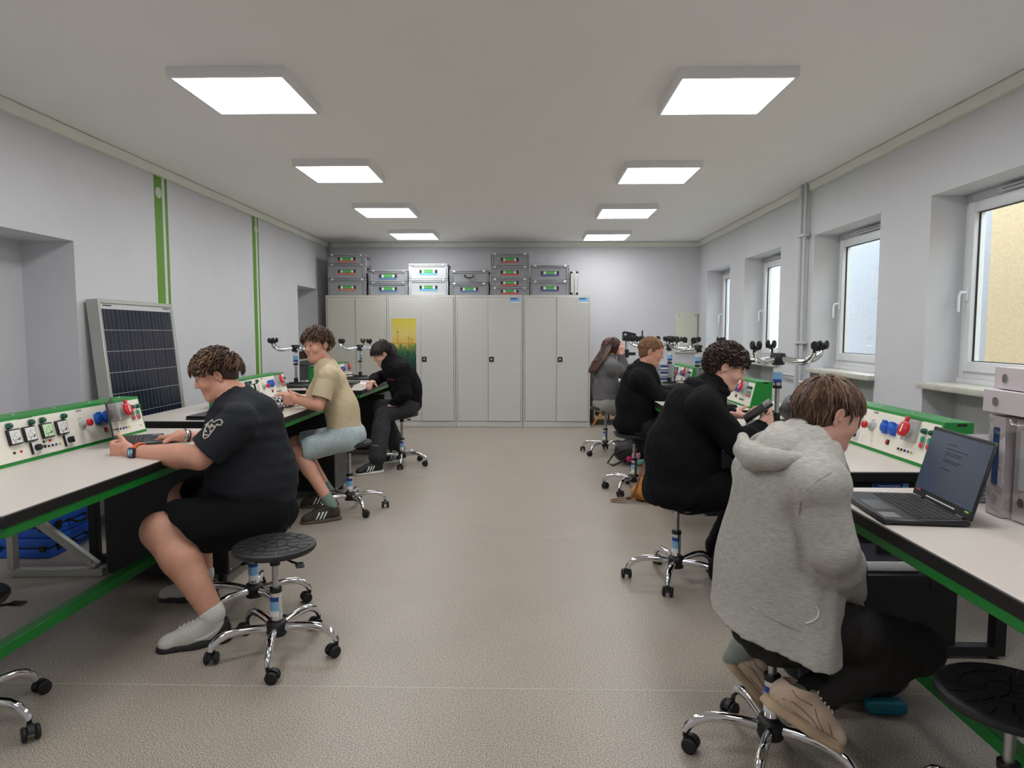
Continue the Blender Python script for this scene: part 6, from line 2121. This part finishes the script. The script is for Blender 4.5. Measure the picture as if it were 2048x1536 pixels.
def seam_on(S, fig, pts, Y0, m, r=.0022, name='seam'):
    q = []
    for px, py in pts:
        o_ = A(px, py, Y0); d_ = unit(o_ - V3((0, 0, CAM_H)))
        hit = S.cast(o_ - d_ * .12, d_, .7)
        if hit is not None:
            q.append(Vector(hit - d_ * .001 - fig.org))
    if len(q) > 2:
        MB().tube(q, r, 6).build(name, m, fig.root)
seam_on(hoodS, g, [(1662, 945), (1635, 960), (1612, 980), (1600, 1005), (1597, 1030)], 1.95, HOOD_G, .002, 'shoulder_seam')
seam_on(hoodS, g, [(1415, 1172), (1450, 1188), (1500, 1212), (1550, 1240), (1600, 1262), (1660, 1280)], 2.0, HOOD_G, .002, 'hem_seam')
seam_on(hoodS, g, [(1632, 1213), (1638, 1222), (1636, 1234), (1626, 1242), (1612, 1247)], 2.0, SH_WHT, .003, 'pocket_edge')
S = Soft()
S.ell(pl + V3((0.0, .0, -.06)), (.16, .16, .12), k=.05)
for s in 'LR':
    g.leg(S, s, .012, 1.9, flare=.006)
S.disp(wr(34, 64), .005)
g.part(S, 'trousers', PANT_B, .0075)
mk_head(g, H_GRY, skin=SKIN_P, style='flow', n=2300, length=.056, thick=.014, lift=.007, seed=31, side_low=-.03, back_low=-.085, fringe_low=.03, width=.0040, crown=(0, -.055, .115))
for s in 'LR':
    g.sock(s, SOCKGY, .22)
hR, tR = A(1530, 1408, 2.00), A(1640, 1478, 1.98)
shoe(g.root, g.org, hR, hR + unit(tR - hR) * .245, (.62, .05, .78), (SH_BEI, SH_BEIS), laces=SH_BEIL, outer=1, h=.005, lines=SH_STI)
hL = A(1452, 1330, 2.30); tL = A(1520, 1405, 2.28)
shoe(g.root, g.org, hL, hL + unit(tL - hL) * .25, (.75, .05, .65), (SH_BEI, SH_BEIS), laces=SH_BEIL, outer=1, h=.006, lines=SH_STI)
# ------------------------------------------------------------------ device held by the curly haired person
p = (A(1492, 838, 3.70) + A(1540, 805, 3.66)) / 2
d = unit(A(1540, 805, 3.66) - A(1492, 838, 3.70))
n_ = unit(np.cross(d, (0, 1, .2)))
t = thing('handheld_device', 'black handheld device between the curly haired person\'s hands', 'device', tuple(p))
Rm = np.stack([d, np.cross(n_, d), n_], 1)
Mx = Matrix(Rm.tolist()).to_4x4()
MB().rbox(-.085, .085, -.038, .038, -.009, .009, .005, 2, Mx).build('casing', BLACKP, t)
for s_ in (-1, 1):
    MB().bb(-.06, .04, -.03, .03, .009 if s_ > 0 else -.0096, .0096 if s_ > 0 else -.009, Mx).build('screen', SCR_OFF, t)
